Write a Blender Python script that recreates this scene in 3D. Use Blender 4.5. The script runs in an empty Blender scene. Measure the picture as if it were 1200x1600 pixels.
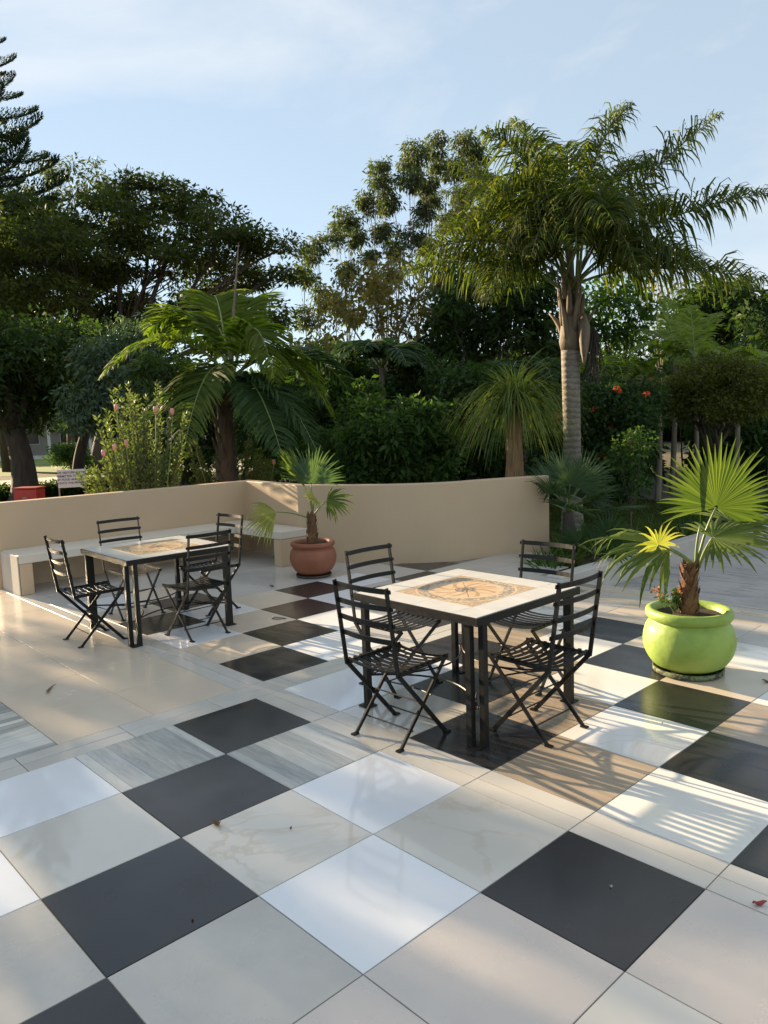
import bpy, math, random
import numpy as np
from mathutils import Vector, Matrix

random.seed(7)
rng = np.random.default_rng(11)
scene = bpy.context.scene
col = scene.collection
R = math.radians
T = 0.6                       # floor tile pitch in metres

# ------------------------------------------------------------------ camera
YAW, PITCH, ROLL, FPX = 2.38521980, 0.117331848, -0.033414013, 1182.86516
CAM = np.array([5.90095706, -3.46512496, 2.97786074]) * T
FW = np.array([math.cos(YAW)*math.cos(PITCH), math.sin(YAW)*math.cos(PITCH), -math.sin(PITCH)])
_rt = np.array([math.sin(YAW), -math.cos(YAW), 0.0]); _up = np.cross(_rt, FW)
RT = _rt*math.cos(ROLL) + _up*math.sin(ROLL)
UP = -_rt*math.sin(ROLL) + _up*math.cos(ROLL)
cam_data = bpy.data.cameras.new('camera'); cam = bpy.data.objects.new('camera', cam_data)
col.objects.link(cam)
cam.matrix_world = Matrix(((RT[0], UP[0], -FW[0], CAM[0]), (RT[1], UP[1], -FW[1], CAM[1]), (RT[2], UP[2], -FW[2], CAM[2]), (0, 0, 0, 1)))
cam_data.sensor_fit = 'VERTICAL'; cam_data.sensor_height = 36.0; cam_data.lens = FPX/1600*36.0
cam_data.clip_start = 0.05; cam_data.clip_end = 3000
scene.camera = cam

def ray(x, y):
    return FW + RT*(x-600)/FPX + UP*(800-y)/FPX
def at(x, y, d):
    """point seen at photo pixel (x, y), d metres away along the ground"""
    r = ray(x, y); return CAM + r*(d/math.hypot(r[0], r[1]))
def gnd(x, y, z=0.0):
    r = ray(x, y); return CAM + r*((z-CAM[2])/r[2])
GZ = -0.10                    # garden soil level, a little below the terrace

# ------------------------------------------------------------------ light
SUN_EL = R(14.5)
SUN_AZ = math.atan2(0.11, 1.0)            # direction the light travels, from +X
SUN_STRENGTH, SKY_STRENGTH, EXPOSURE = 5.0, 0.095, 1.64
sd = bpy.data.lights.new('sun', 'SUN'); sun = bpy.data.objects.new('sun', sd); col.objects.link(sun)
sd.energy = SUN_STRENGTH; sd.angle = R(0.55); sd.color = (1.0, 0.77, 0.49)
trav = Vector((math.cos(SUN_AZ)*math.cos(SUN_EL), math.sin(SUN_AZ)*math.cos(SUN_EL), -math.sin(SUN_EL)))
sun.rotation_euler = trav.to_track_quat('-Z', 'Y').to_euler()
sun.location = (-20, -3, 12)
world = bpy.data.worlds.new('World'); scene.world = world; world.use_nodes = True
wn, wl = world.node_tree.nodes, world.node_tree.links
wn.clear()
sky = wn.new('ShaderNodeTexSky'); sky.sky_type = 'NISHITA'; sky.sun_disc = False
sky.sun_elevation = SUN_EL
sky.sun_rotation = math.atan2(-trav.x, -trav.y)
sky.altitude = 900; sky.air_density = 1.0; sky.dust_density = 0.05; sky.ozone_density = 1.0
geo = wn.new('ShaderNodeTexCoord')
mp = wn.new('ShaderNodeMapping'); mp.inputs['Scale'].default_value = (1.0, 1.0, 2.6); mp.inputs['Location'].default_value = (5.3, 4.1, 0.5)
wl.new(geo.outputs['Generated'], mp.inputs['Vector'])
nz = wn.new('ShaderNodeTexNoise'); nz.inputs['Scale'].default_value = 1.6; nz.inputs['Detail'].default_value = 7; nz.inputs['Roughness'].default_value = 0.55; nz.inputs['Distortion'].default_value = 0.5
wl.new(mp.outputs[0], nz.inputs['Vector'])
rp = wn.new('ShaderNodeValToRGB'); rp.color_ramp.elements[0].position = 0.46; rp.color_ramp.elements[0].color = (0.0, 0.0, 0.0, 1)
rp.color_ramp.elements[1].position = 0.72; rp.color_ramp.elements[1].color = (0.85, 0.85, 0.85, 1)
wl.new(nz.outputs['Fac'], rp.inputs[0])
mx = wn.new('ShaderNodeMix'); mx.data_type = 'RGBA'
veil = wn.new('ShaderNodeMix'); veil.data_type = 'RGBA'; veil.inputs['Factor'].default_value = 0.74      # thin high haze over the whole sky
wl.new(sky.outputs[0], veil.inputs['A']); veil.inputs['B'].default_value = (2.0, 2.36, 2.66, 1)
wl.new(rp.outputs[0], mx.inputs['Factor']); wl.new(veil.outputs['Result'], mx.inputs['A']); mx.inputs['B'].default_value = (3.5, 3.5, 3.5, 1)
bg = wn.new('ShaderNodeBackground'); bg.inputs['Strength'].default_value = SKY_STRENGTH
wl.new(mx.outputs['Result'], bg.inputs[0])
wo = wn.new('ShaderNodeOutputWorld'); wl.new(bg.outputs[0], wo.inputs[0])
scene.view_settings.view_transform = 'Standard'; scene.view_settings.look = 'None'
scene.view_settings.exposure = EXPOSURE; scene.view_settings.gamma = 1.0
scene.view_settings.use_curve_mapping = False
scene.render.engine = 'CYCLES'
scene.cycles.max_bounces = 8; scene.cycles.transparent_max_bounces = 4

# ------------------------------------------------------------------ mesh helpers
class MB:
    def __init__(s): s.v = []; s.f = []; s.n = 0
    def add(s, v, f):
        v = np.asarray(v, float); s.v.append(v)
        s.f += [tuple(i+s.n for i in q) for q in f]; s.n += len(v)
    def box(s, c, size, ax=None):
        h = np.array(size)/2; c = np.array(c, float)
        P = np.array([(x, y, z) for x in (-1, 1) for y in (-1, 1) for z in (-1, 1)], float)*h
        if ax is not None: P = P @ np.array(ax, float)
        s.add(P+c, [(0, 1, 3, 2), (4, 6, 7, 5), (0, 4, 5, 1), (2, 3, 7, 6), (0, 2, 6, 4), (1, 5, 7, 3)])
    def bar(s, p0, p1, w, h, side=(0, 0, 1)):
        p0 = np.array(p0, float); p1 = np.array(p1, float); d = p1-p0; L = np.linalg.norm(d); d /= L
        a = np.cross(d, side); a /= np.linalg.norm(a); b = np.cross(a, d)
        s.box((p0+p1)/2, (L, w, h), (d, a, b))
    def tube(s, pts, rad, n=8, cap=True):
        pts = np.asarray(pts, float); m = len(pts); rad = np.broadcast_to(np.asarray(rad, float), (m,))
        tg = np.gradient(pts, axis=0); tg /= (np.linalg.norm(tg, axis=1)[:, None]+1e-9)
        ref = np.array([0, 0, 1.0]) if abs(tg[0][2]) < 0.9 else np.array([1.0, 0, 0])
        V = []; a = np.cross(tg[0], ref); a /= np.linalg.norm(a)
        for i in range(m):
            a = a - tg[i]*(a@tg[i]); a /= (np.linalg.norm(a)+1e-9); b = np.cross(tg[i], a)
            t = np.arange(n)*2*math.pi/n
            V.append(pts[i] + rad[i]*(np.cos(t)[:, None]*a + np.sin(t)[:, None]*b))
        F = [(i*n+j, i*n+(j+1) % n, (i+1)*n+(j+1) % n, (i+1)*n+j) for i in range(m-1) for j in range(n)]
        if cap: F += [tuple(range(n))[::-1], tuple((m-1)*n+j for j in range(n))]
        s.add(np.concatenate(V), F)
    def lathe(s, prof, c=(0, 0, 0), n=40, wob=0.0, seed=0):
        rr = np.random.default_rng(seed); c = np.array(c, float); V = []
        ph = rr.uniform(0, 6.28, 4)
        for (r, z) in prof:
            t = np.arange(n)*2*math.pi/n
            k = 1 + wob*(np.sin(2*t+ph[0]+z*3)+0.6*np.sin(3*t+ph[1]-z*5)+0.4*np.sin(5*t+ph[2]+z*9))
            V.append(np.stack([r*k*np.cos(t), r*k*np.sin(t), np.full(n, z)], 1)+c)
        m = len(prof)
        F = [(i*n+j, i*n+(j+1) % n, (i+1)*n+(j+1) % n, (i+1)*n+j) for i in range(m-1) for j in range(n)]
        s.add(np.concatenate(V), F)
    def quads(s, Q):
        Q = np.asarray(Q, float).reshape(-1, 3); k = len(Q)//4
        s.v.append(Q); o = s.n
        s.f += [(o+4*i, o+4*i+1, o+4*i+2, o+4*i+3) for i in range(k)]; s.n += len(Q)
    def mesh(s, name, mat, smooth=False):
        me = bpy.data.meshes.new(name); V = np.concatenate(s.v) if s.v else np.zeros((0, 3))
        me.from_pydata(V.tolist(), [], s.f); me.update()
        if mat: me.materials.append(mat)
        if smooth: me.polygons.foreach_set('use_smooth', np.ones(len(me.polygons), bool))
        return me
    def build(s, name, mat, parent=None, smooth=False, loc=None):
        return link(s.mesh(name, mat, smooth), name, parent, loc)

def quad_mesh(name, Q, mat):
    """fast mesh of many loose quads, Q: N x 4 x 3"""
    Q = np.asarray(Q, np.float32).reshape(-1, 3); n = len(Q)//4
    me = bpy.data.meshes.new(name)
    me.vertices.add(len(Q)); me.vertices.foreach_set('co', Q.ravel())
    me.loops.add(len(Q)); me.loops.foreach_set('vertex_index', np.arange(len(Q), dtype=np.int32))
    me.polygons.add(n); me.polygons.foreach_set('loop_start', np.arange(0, 4*n, 4, dtype=np.int32))
    me.polygons.foreach_set('loop_total', np.full(n, 4, np.int32))
    me.update(calc_edges=True); me.materials.append(mat)
    return me
def link(me, name, parent=None, loc=None):
    o = bpy.data.objects.new(name, me); col.objects.link(o)
    if loc is not None: o.location = loc
    if parent is not None: o.parent = parent
    return o
def tag(o, label=None, cat=None, group=None, kind=None):
    if label: o['label'] = label
    if cat: o['category'] = cat
    if group: o['group'] = group
    if kind: o['kind'] = kind
    return o
def empty(name, loc=(0, 0, 0), rz=0.0):
    o = bpy.data.objects.new(name, None); col.objects.link(o); o.empty_display_size = 0.2
    o.location = [float(q) for q in loc]; o.rotation_euler = (0, 0, rz); return o
def bevel(o, w, seg=2):
    m = o.modifiers.new('bevel', 'BEVEL'); m.width = w; m.segments = seg; m.limit_method = 'ANGLE'; m.angle_limit = R(40); return o
def copy_tree(o, parent=None):
    c = o.copy(); col.objects.link(c); c.parent = parent
    for ch in [x for x in ALL if x.parent is o]: copy_tree(ch, c)
    return c

# ------------------------------------------------------------------ materials
def mat_new(name):
    m = bpy.data.materials.new(name); m.use_nodes = True
    nt = m.node_tree; b = nt.nodes['Principled BSDF']; return m, nt, b
class NT:
    def __init__(s, nt): s.nt = nt
    def n(s, t, **kw):
        x = s.nt.nodes.new(t)
        for k, v in kw.items():
            if hasattr(x, k): setattr(x, k, v)
            else: x.inputs[k.replace('_', ' ')].default_value = v
        return x
    def l(s, a, b): s.nt.links.new(a, b)
    def noise(s, vec, scale, detail=4, rough=0.55, dist=0.0):
        x = s.n('ShaderNodeTexNoise'); x.inputs['Scale'].default_value = scale; x.inputs['Detail'].default_value = detail
        x.inputs['Roughness'].default_value = rough; x.inputs['Distortion'].default_value = dist
        if vec is not None: s.l(vec, x.inputs['Vector'])
        return x
    def ramp(s, fac, stops):
        x = s.n('ShaderNodeValToRGB'); e = x.color_ramp.elements
        while len(e) < len(stops): e.new(0.5)
        for i, (p, c) in enumerate(stops):
            e[i].position = p; e[i].color = (*c, 1) if len(c) == 3 else c
        s.l(fac, x.inputs[0]); return x
    def math(s, op, a, b=None, c=None):
        x = s.n('ShaderNodeMath'); x.operation = op
        for i, q in enumerate((a, b, c)):
            if q is None: continue
            if isinstance(q, (int, float)): x.inputs[i].default_value = q
            else: s.l(q, x.inputs[i])
        return x.outputs[0]
    def mix(s, f, a, b, mode='MIX'):
        x = s.n('ShaderNodeMix'); x.data_type = 'RGBA'; x.blend_type = mode
        for k, q in (('Factor', f), ('A', a), ('B', b)):
            if isinstance(q, (int, float)): x.inputs[k].default_value = q
            elif isinstance(q, tuple): x.inputs[k].default_value = (*q, 1)
            else: s.l(q, x.inputs[k])
        return x.outputs['Result']
    def coords(s, rnd=True, scale=(1, 1, 1)):
        tc = s.n('ShaderNodeTexCoord'); out = tc.outputs['Object']
        if rnd:
            oi = s.n('ShaderNodeObjectInfo'); v = s.n('ShaderNodeVectorMath'); v.operation = 'MULTIPLY_ADD'
            c = s.n('ShaderNodeCombineXYZ')
            for i, k in enumerate((37.0, 53.0, 11.0)): s.l(s.math('MULTIPLY', oi.outputs['Random'], k), c.inputs[i])
            v.inputs[1].default_value = scale; s.l(out, v.inputs[0]); s.l(c.outputs[0], v.inputs[2]); out = v.outputs[0]
        elif scale != (1, 1, 1):
            v = s.n('ShaderNodeVectorMath'); v.operation = 'MULTIPLY'; v.inputs[1].default_value = scale
            s.l(out, v.inputs[0]); out = v.outputs[0]
        return out
    def bump(s, h, strength, dist=0.01):
        x = s.n('ShaderNodeBump'); x.inputs['Strength'].default_value = strength; x.inputs['Distance'].default_value = dist
        s.l(h, x.inputs['Height']); return x.outputs[0]

def simple(name, c1, c2, rough=0.5, scale=4.0, bump=0.0, metal=0.0, rnd=False, spec=0.5, stretch=(1, 1, 1), rough2=None, detail=6):
    m, nt, b = mat_new(name); N = NT(nt); v = N.coords(rnd, stretch)
    n = N.noise(v, scale, detail, 0.6)
    r = N.ramp(n.outputs['Fac'], [(0.3, c1), (0.7, c2)]); N.l(r.outputs[0], b.inputs['Base Color'])
    b.inputs['Metallic'].default_value = metal; b.inputs['Specular IOR Level'].default_value = spec
    if rough2 is None: b.inputs['Roughness'].default_value = rough
    else:
        n3 = N.noise(v, scale*1.7, 5, 0.6); rr = N.ramp(n3.outputs['Fac'], [(0.3, (rough,)*3), (0.7, (rough2,)*3)]); N.l(rr.outputs[0], b.inputs['Roughness'])
    if bump:
        n2 = N.noise(v, scale*6, 5, 0.6); N.l(N.bump(n2.outputs['Fac'], bump), b.inputs['Normal'])
    return m

def dusty(N, b, v, base_out, amount=0.10, dust=(0.42, 0.39, 0.34), rough=(0.06, 0.22)):
    """footmarks and dust: colour and gloss vary together over the tile"""
    n = N.noise(v, 3.1, 7, 0.65); k = N.ramp(n.outputs['Fac'], [(0.30, (0, 0, 0)), (0.85, (amount*0.7,)*3)])
    N.l(N.mix(k.outputs[0], base_out, dust), b.inputs['Base Color'])
    rr = N.ramp(n.outputs['Fac'], [(0.35, (rough[0],)*3), (0.75, (rough[1],)*3)]); N.l(rr.outputs[0], b.inputs['Roughness'])

def tile_plain(name, c1, c2, rough, scale=2.5, amount=0.1, dust=(0.42, 0.39, 0.34), streak=(1, 1, 1)):
    m, nt, b = mat_new(name); N = NT(nt); v = N.coords(True, streak)
    n = N.noise(v, scale, 8, 0.62); r = N.ramp(n.outputs['Fac'], [(0.3, c1), (0.72, c2)])
    dusty(N, b, v, r.outputs[0], amount, dust, rough); return m
def tile_marble(name, base, vein, rough, width=0.035):
    m, nt, b = mat_new(name); N = NT(nt); v = N.coords(True)
    n = N.noise(v, 1.5, 6, 0.58, 0.9)
    a = N.math('ABSOLUTE', N.math('SUBTRACT', n.outputs['Fac'], 0.5))
    k = N.ramp(a, [(0.0, (1, 1, 1)), (width, (0, 0, 0))])
    n2 = N.noise(v, 0.9, 3, 0.5); k2 = N.ramp(n2.outputs['Fac'], [(0.42, (0, 0, 0)), (0.62, (0.8, 0.8, 0.8))])
    f = N.math('MULTIPLY', k.outputs[0], k2.outputs[0])
    n3 = N.noise(v, 2.2, 5, 0.6); soft = N.ramp(n3.outputs['Fac'], [(0.35, base), (0.75, tuple(0.9*q for q in base))])
    dusty(N, b, v, N.mix(f, soft.outputs[0], vein), 0.06, (0.5, 0.46, 0.4), rough); return m
def tile_wood(name, lo, hi, rough):
    m, nt, b = mat_new(name); N = NT(nt)
    tc = N.n('ShaderNodeTexCoord'); sp = N.n('ShaderNodeSeparateXYZ'); N.l(tc.outputs['Object'], sp.inputs[0])
    oi = N.n('ShaderNodeObjectInfo')
    row = N.math('FLOOR', N.math('MULTIPLY', sp.outputs[1], 5.0/0.6))
    wn_ = N.n('ShaderNodeTexWhiteNoise'); wn_.noise_dimensions = '2D'
    cb = N.n('ShaderNodeCombineXYZ'); N.l(row, cb.inputs[0]); N.l(oi.outputs['Random'], cb.inputs[1]); N.l(cb.outputs[0], wn_.inputs['Vector'])
    c2 = N.n('ShaderNodeCombineXYZ'); N.l(N.math('MULTIPLY', sp.outputs[0], 1.3), c2.inputs[0]); N.l(N.math('MULTIPLY', sp.outputs[1], 9.0), c2.inputs[1])
    N.l(N.math('ADD', N.math('MULTIPLY', row, 7.3), N.math('MULTIPLY', oi.outputs['Random'], 50)), c2.inputs[2])
    g = N.noise(c2.outputs[0], 3.0, 8, 0.65, 0.4)
    k = N.math('ADD', N.math('MULTIPLY', g.outputs['Fac'], 0.7), N.math('MULTIPLY', wn_.outputs[0], 0.5))
    r = N.ramp(k, [(0.3, lo), (0.85, hi)])
    fr = N.math('FRACT', N.math('MULTIPLY', sp.outputs[1], 5.0/0.6)); edge = N.math('LESS_THAN', fr, 0.025)
    dusty(N, b, tc.outputs['Object'], N.mix(N.math('MULTIPLY', edge, 0.5), r.outputs[0], tuple(0.45*q for q in lo)), 0.05, (0.5, 0.47, 0.42), rough); return m

M = {}
M['black'] = tile_plain('tile_black', (0.016, 0.016, 0.018), (0.026, 0.025, 0.026), (0.18, 0.32), 3.0, 0.025)
M['white'] = tile_plain('tile_white', (0.72, 0.73, 0.75), (0.78, 0.78, 0.79), (0.04, 0.12), 2.0, 0.03)
M['cream'] = tile_marble('tile_cream_marble', (0.62, 0.585, 0.52), (0.50, 0.44, 0.355), (0.03, 0.10), 0.030)
M['marble'] = tile_marble('tile_white_marble', (0.75, 0.73, 0.69), (0.36, 0.35, 0.35), (0.05, 0.16), 0.018)
M['concrete'] = tile_plain('tile_concrete', (0.42, 0.40, 0.365), (0.55, 0.52, 0.47), (0.20, 0.42), 2.2, 0.15)
M['warm'] = tile_plain('tile_warm_grey', (0.53, 0.47, 0.425), (0.60, 0.54, 0.485), (0.20, 0.40), 1.6, 0.08)
M['beige'] = tile_plain('tile_beige', (0.57, 0.485, 0.385), (0.61, 0.525, 0.42), (0.16, 0.30), 1.4, 0.04)
M['grey'] = tile_plain('tile_light_grey', (0.46, 0.44, 0.41), (0.54, 0.51, 0.47), (0.10, 0.25), 1.8, 0.08)
M['wood'] = tile_wood('tile_grey_plank', (0.24, 0.25, 0.24), (0.62, 0.61, 0.565), (0.14, 0.32))
M['brown'] = tile_plain('tile_brown_stone', (0.26, 0.20, 0.14), (0.46, 0.375, 0.28), (0.18, 0.38), 2.6, 0.08, streak=(1.0, 9.0, 1))
M['strip'] = tile_plain('tile_border_strip', (0.50, 0.475, 0.43), (0.58, 0.55, 0.50), (0.12, 0.3), 2.5, 0.1)
M['sandy'] = tile_plain('tile_sandy_strip', (0.44, 0.36, 0.25), (0.60, 0.50, 0.37), (0.25, 0.45), 2.6, 0.1, streak=(1.0, 8.0, 1))
M['grout'] = simple('grout', (0.16, 0.145, 0.12), (0.25, 0.23, 0.19), 0.9, 9)
M['render'] = simple('wall_cream_paint', (0.50, 0.365, 0.235), (0.54, 0.40, 0.26), 0.62, 1.3, 0.05)
M['seatpaint'] = simple('bench_pale_paint', (0.58, 0.52, 0.43), (0.64, 0.575, 0.48), 0.55, 1.5, 0.05)
M['steel'] = simple('black_painted_steel', (0.006, 0.006, 0.006), (0.013, 0.012, 0.010), 0.36, 14, 0.08, 0.0, rough2=0.55, spec=0.32)
M['toptile'] = simple('table_white_tile', (0.66, 0.64, 0.60), (0.74, 0.72, 0.68), 0.16, 6, rnd=True)
M['terracotta'] = simple('terracotta', (0.215, 0.072, 0.033), (0.32, 0.112, 0.054), 0.5, 3, 0.12, rough2=0.7)
M['saucer_dark'] = simple('dark_saucer', (0.03, 0.025, 0.02), (0.07, 0.055, 0.04), 0.6, 7, 0.1)
M['soil'] = simple('soil', (0.02, 0.013, 0.008), (0.07, 0.045, 0.028), 0.95, 25, 0.8)
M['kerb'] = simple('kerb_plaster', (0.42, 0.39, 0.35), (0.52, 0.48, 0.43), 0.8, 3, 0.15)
M['slab'] = simple('terrace_edge', (0.40, 0.36, 0.30), (0.50, 0.45, 0.38), 0.8, 3, 0.1)

def green_pot():
    m, nt, b = mat_new('lime_green_paint'); N = NT(nt); v = N.coords(False)
    n = N.noise(v, 3.5, 8, 0.65); r = N.ramp(n.outputs['Fac'], [(0.30, (0.20, 0.31, 0.045)), (0.52, (0.30, 0.43, 0.075)), (0.75, (0.37, 0.49, 0.12))])
    n2 = N.noise(v, 11, 6, 0.7); k = N.ramp(n2.outputs['Fac'], [(0.62, (0, 0, 0)), (0.74, (0.35,)*3)])
    N.l(N.mix(k.outputs[0], r.outputs[0], (0.45, 0.50, 0.25)), b.inputs['Base Color'])
    b.inputs['Roughness'].default_value = 0.5
    n3 = N.noise(v, 9, 4, 0.5); N.l(N.bump(n3.outputs['Fac'], 0.5, 0.012), b.inputs['Normal']); return m
M['lime'] = green_pot()
def peeling():
    m, nt, b = mat_new('peeling_saucer'); N = NT(nt); v = N.coords(False)
    n = N.noise(v, 16, 6, 0.7); r = N.ramp(n.outputs['Fac'], [(0.45, (0.04, 0.045, 0.03)), (0.52, (0.22, 0.27, 0.12)), (0.6, (0.05, 0.05, 0.04))])
    N.l(r.outputs[0], b.inputs['Base Color']); b.inputs['Roughness'].default_value = 0.8; return m
M['peeling'] = peeling()

def medallion():
    m, nt, b = mat_new('table_medallion_print'); N = NT(nt)
    tc = N.n('ShaderNodeTexCoord'); sp = N.n('ShaderNodeSeparateXYZ'); N.l(tc.outputs['Object'], sp.inputs[0])
    x, y = sp.outputs[0], sp.outputs[1]
    r = N.math('SQRT', N.math('ADD', N.math('MULTIPLY', x, x), N.math('MULTIPLY', y, y)))
    th = N.math('ARCTAN2', y, x)
    n = N.noise(tc.outputs['Object'], 9, 5, 0.6)
    base = N.ramp(n.outputs['Fac'], [(0.3, (0.66, 0.44, 0.26)), (0.7, (0.80, 0.60, 0.40))]).outputs[0]
    vo = N.n('ShaderNodeTexVoronoi'); vo.inputs['Scale'].default_value = 42; N.l(tc.outputs['Object'], vo.inputs['Vector'])
    scroll = N.math('GREATER_THAN', vo.outputs['Distance'], 0.40)
    def band(a, bb): return N.math('MULTIPLY', N.math('GREATER_THAN', r, a), N.math('LESS_THAN', r, bb))
    def dark(f, c, amt=0.85): 
        nonlocal base
        base = N.mix(N.math('MULTIPLY', f, amt), base, c)
    cr = N.math('GREATER_THAN', r, 0.315); dark(N.math('MULTIPLY', cr, 1.0), (0.62, 0.47, 0.30), 0.6)
    dark(band(0.235, 0.30), (0.66, 0.55, 0.40), 0.8)
    dark(N.math('MULTIPLY', band(0.237, 0.298), scroll), (0.20, 0.19, 0.18), 0.65)
    dark(band(0.298, 0.302), (0.25, 0.2, 0.16), 0.5); dark(band(0.231, 0.234), (0.25, 0.2, 0.16), 0.5)
    wob = N.math('SINE', N.math('ADD', N.math('MULTIPLY', th, 8.0), N.math('MULTIPLY', r, 30.0)))
    petal = N.math('GREATER_THAN', wob, 0.72); dark(N.math('MULTIPLY', petal, band(0.05, 0.2)), (0.35, 0.22, 0.13), 0.55)
    s8 = N.math('ABSOLUTE', N.math('SINE', N.math('MULTIPLY', th, 4.0)))
    star = N.math('LESS_THAN', N.math('MULTIPLY', s8, r), 0.012); dark(N.math('MULTIPLY', star, band(0.0, 0.21)), (0.2, 0.18, 0.17), 0.7)
    dark(N.math('MULTIPLY', N.math('LESS_THAN', r, 0.07), scroll), (0.15, 0.15, 0.16), 0.8)
    dark(N.math('MULTIPLY', cr, scroll), (0.3, 0.25, 0.2), 0.45)
    N.l(base, b.inputs['Base Color']); b.inputs['Roughness'].default_value = 0.22; return m
M['medallion'] = medallion()

def leafmat(name, c_dark, c_light, trans=0.45, rough=0.45, tip=None):
    m, nt, b = mat_new(name); N = NT(nt)
    g = N.n('ShaderNodeNewGeometry'); rpi = g.outputs['Random Per Island']
    stops = [(0.0, c_dark), (0.85, c_light)] + ([(1.0, tip)] if tip else [])
    c = N.ramp(rpi, stops).outputs[0]
    b.inputs['Roughness'].default_value = max(rough, 0.55); b.inputs['Specular IOR Level'].default_value = 0.18
    N.l(c, b.inputs['Base Color'])
    t = N.n('ShaderNodeBsdfTranslucent'); tc = N.mix(1.0, c, (1.35, 1.5, 0.55), 'MULTIPLY'); N.l(tc, t.inputs[0])
    ms = N.n('ShaderNodeMixShader'); ms.inputs[0].default_value = trans
    out = nt.nodes['Material Output']; N.l(b.outputs[0], ms.inputs[1]); N.l(t.outputs[0], ms.inputs[2]); N.l(ms.outputs[0], out.inputs[0]); return m
L = {
 'acacia': leafmat('acacia_leaf', (0.026, 0.040, 0.011), (0.062, 0.080, 0.020)),
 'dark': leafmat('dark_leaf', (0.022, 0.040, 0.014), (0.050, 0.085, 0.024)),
 'bluish': leafmat('bluish_leaf', (0.045, 0.075, 0.050), (0.10, 0.145, 0.090), 0.3),
 'euca': leafmat('eucalyptus_leaf', (0.055, 0.075, 0.035), (0.105, 0.125, 0.06), 0.4),
 'yellow': leafmat('yellowing_leaf', (0.09, 0.075, 0.022), (0.19, 0.155, 0.05), 0.5),
 'mid': leafmat('mid_leaf', (0.03, 0.065, 0.018), (0.075, 0.135, 0.034)),
 'bright': leafmat('bright_leaf', (0.08, 0.13, 0.02), (0.17, 0.23, 0.045), 0.55),
 'pine': leafmat('pine_needle', (0.018, 0.034, 0.020), (0.035, 0.058, 0.030), 0.2),
 'protea': leafmat('protea_leaf', (0.075, 0.105, 0.035), (0.16, 0.195, 0.075), 0.35),
 'queen': leafmat('queen_leaflet', (0.035, 0.06, 0.013), (0.10, 0.125, 0.025), 0.5, 0.35, (0.21, 0.18, 0.03)),
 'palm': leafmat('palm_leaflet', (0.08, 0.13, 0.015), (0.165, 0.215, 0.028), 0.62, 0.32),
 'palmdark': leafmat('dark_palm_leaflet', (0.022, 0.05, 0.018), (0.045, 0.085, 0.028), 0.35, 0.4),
 'fan': leafmat('fan_palm_blade', (0.050, 0.085, 0.018), (0.115, 0.155, 0.035), 0.42, 0.35),
 'fandark': leafmat('dusky_fan_blade', (0.045, 0.085, 0.045), (0.085, 0.13, 0.065), 0.35, 0.35),
 'fanyellow': leafmat('yellowing_fan_blade', (0.20, 0.22, 0.05), (0.34, 0.33, 0.10), 0.45, 0.4),
 'pony': leafmat('ponytail_strap', (0.085, 0.135, 0.035), (0.18, 0.22, 0.07), 0.5, 0.35, (0.28, 0.24, 0.07)),
 'topiary': leafmat('topiary_leaf', (0.045, 0.06, 0.013), (0.11, 0.12, 0.025), 0.4),
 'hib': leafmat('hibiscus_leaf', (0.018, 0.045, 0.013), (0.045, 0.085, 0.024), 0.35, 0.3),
 'areca': leafmat('areca_leaflet', (0.12, 0.17, 0.025), (0.22, 0.28, 0.055), 0.5),
 'grass': leafmat('grass_blade', (0.05, 0.08, 0.018), (0.11, 0.15, 0.035), 0.45),
 'red': leafmat('red_petal', (0.50, 0.04, 0.03), (0.65, 0.10, 0.06), 0.3),
 'pink': leafmat('pink_petal', (0.55, 0.16, 0.15), (0.70, 0.32, 0.28), 0.3),
 'orange': leafmat('orange_petal', (0.55, 0.12, 0.02), (0.7, 0.22, 0.05), 0.3),
}
B = {
 'bark': simple('grey_bark', (0.05, 0.04, 0.03), (0.13, 0.105, 0.08), 0.9, 3, 0.6, stretch=(3, 3, 0.6)),
 'darkbark': simple('dark_bark', (0.03, 0.024, 0.018), (0.08, 0.062, 0.045), 0.9, 3, 0.6, stretch=(3, 3, 0.6)),
 'pale': simple('pale_bark', (0.19, 0.16, 0.12), (0.36, 0.31, 0.24), 0.85, 3, 0.4, stretch=(3, 3, 0.5)),
 'fibre': simple('palm_fibre', (0.10, 0.045, 0.02), (0.28, 0.15, 0.075), 0.9, 10, 0.9, stretch=(1, 1, 0.4)),
 'sheath': simple('palm_sheath', (0.09, 0.068, 0.045), (0.25, 0.195, 0.135), 0.75, 5, 0.5, stretch=(3, 3, 0.4)),
 'petiole': simple('green_petiole', (0.12, 0.17, 0.045), (0.20, 0.25, 0.08), 0.45, 6),
 'strawtrunk': simple('straw_thatch', (0.15, 0.085, 0.04), (0.40, 0.25, 0.125), 0.9, 12, 0.7, stretch=(4, 4, 0.3)),
}
def ringed_trunk():
    m, nt, b = mat_new('ringed_palm_trunk'); N = NT(nt); tc = N.n('ShaderNodeTexCoord')
    w = N.n('ShaderNodeTexWave'); w.bands_direction = 'Z'; w.inputs['Scale'].default_value = 3.4; w.inputs['Distortion'].default_value = 4.5; w.inputs['Detail'].default_value = 5; w.inputs['Detail Scale'].default_value = 1.2
    N.l(tc.outputs['Object'], w.inputs['Vector'])
    n = N.noise(tc.outputs['Object'], 7, 8, 0.65)
    c = N.ramp(n.outputs['Fac'], [(0.3, (0.13, 0.11, 0.09)), (0.7, (0.31, 0.27, 0.225))]).outputs[0]
    k = N.ramp(w.outputs['Fac'], [(0.0, (0.68,)*3), (0.35, (1, 1, 1))]).outputs[0]
    N.l(N.mix(1.0, c, k, 'MULTIPLY'), b.inputs['Base Color']); b.inputs['Roughness'].default_value = 0.85
    N.l(N.bump(w.outputs['Fac'], 0.5, 0.02), b.inputs['Normal']); return m
B['ringed'] = ringed_trunk()

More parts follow.
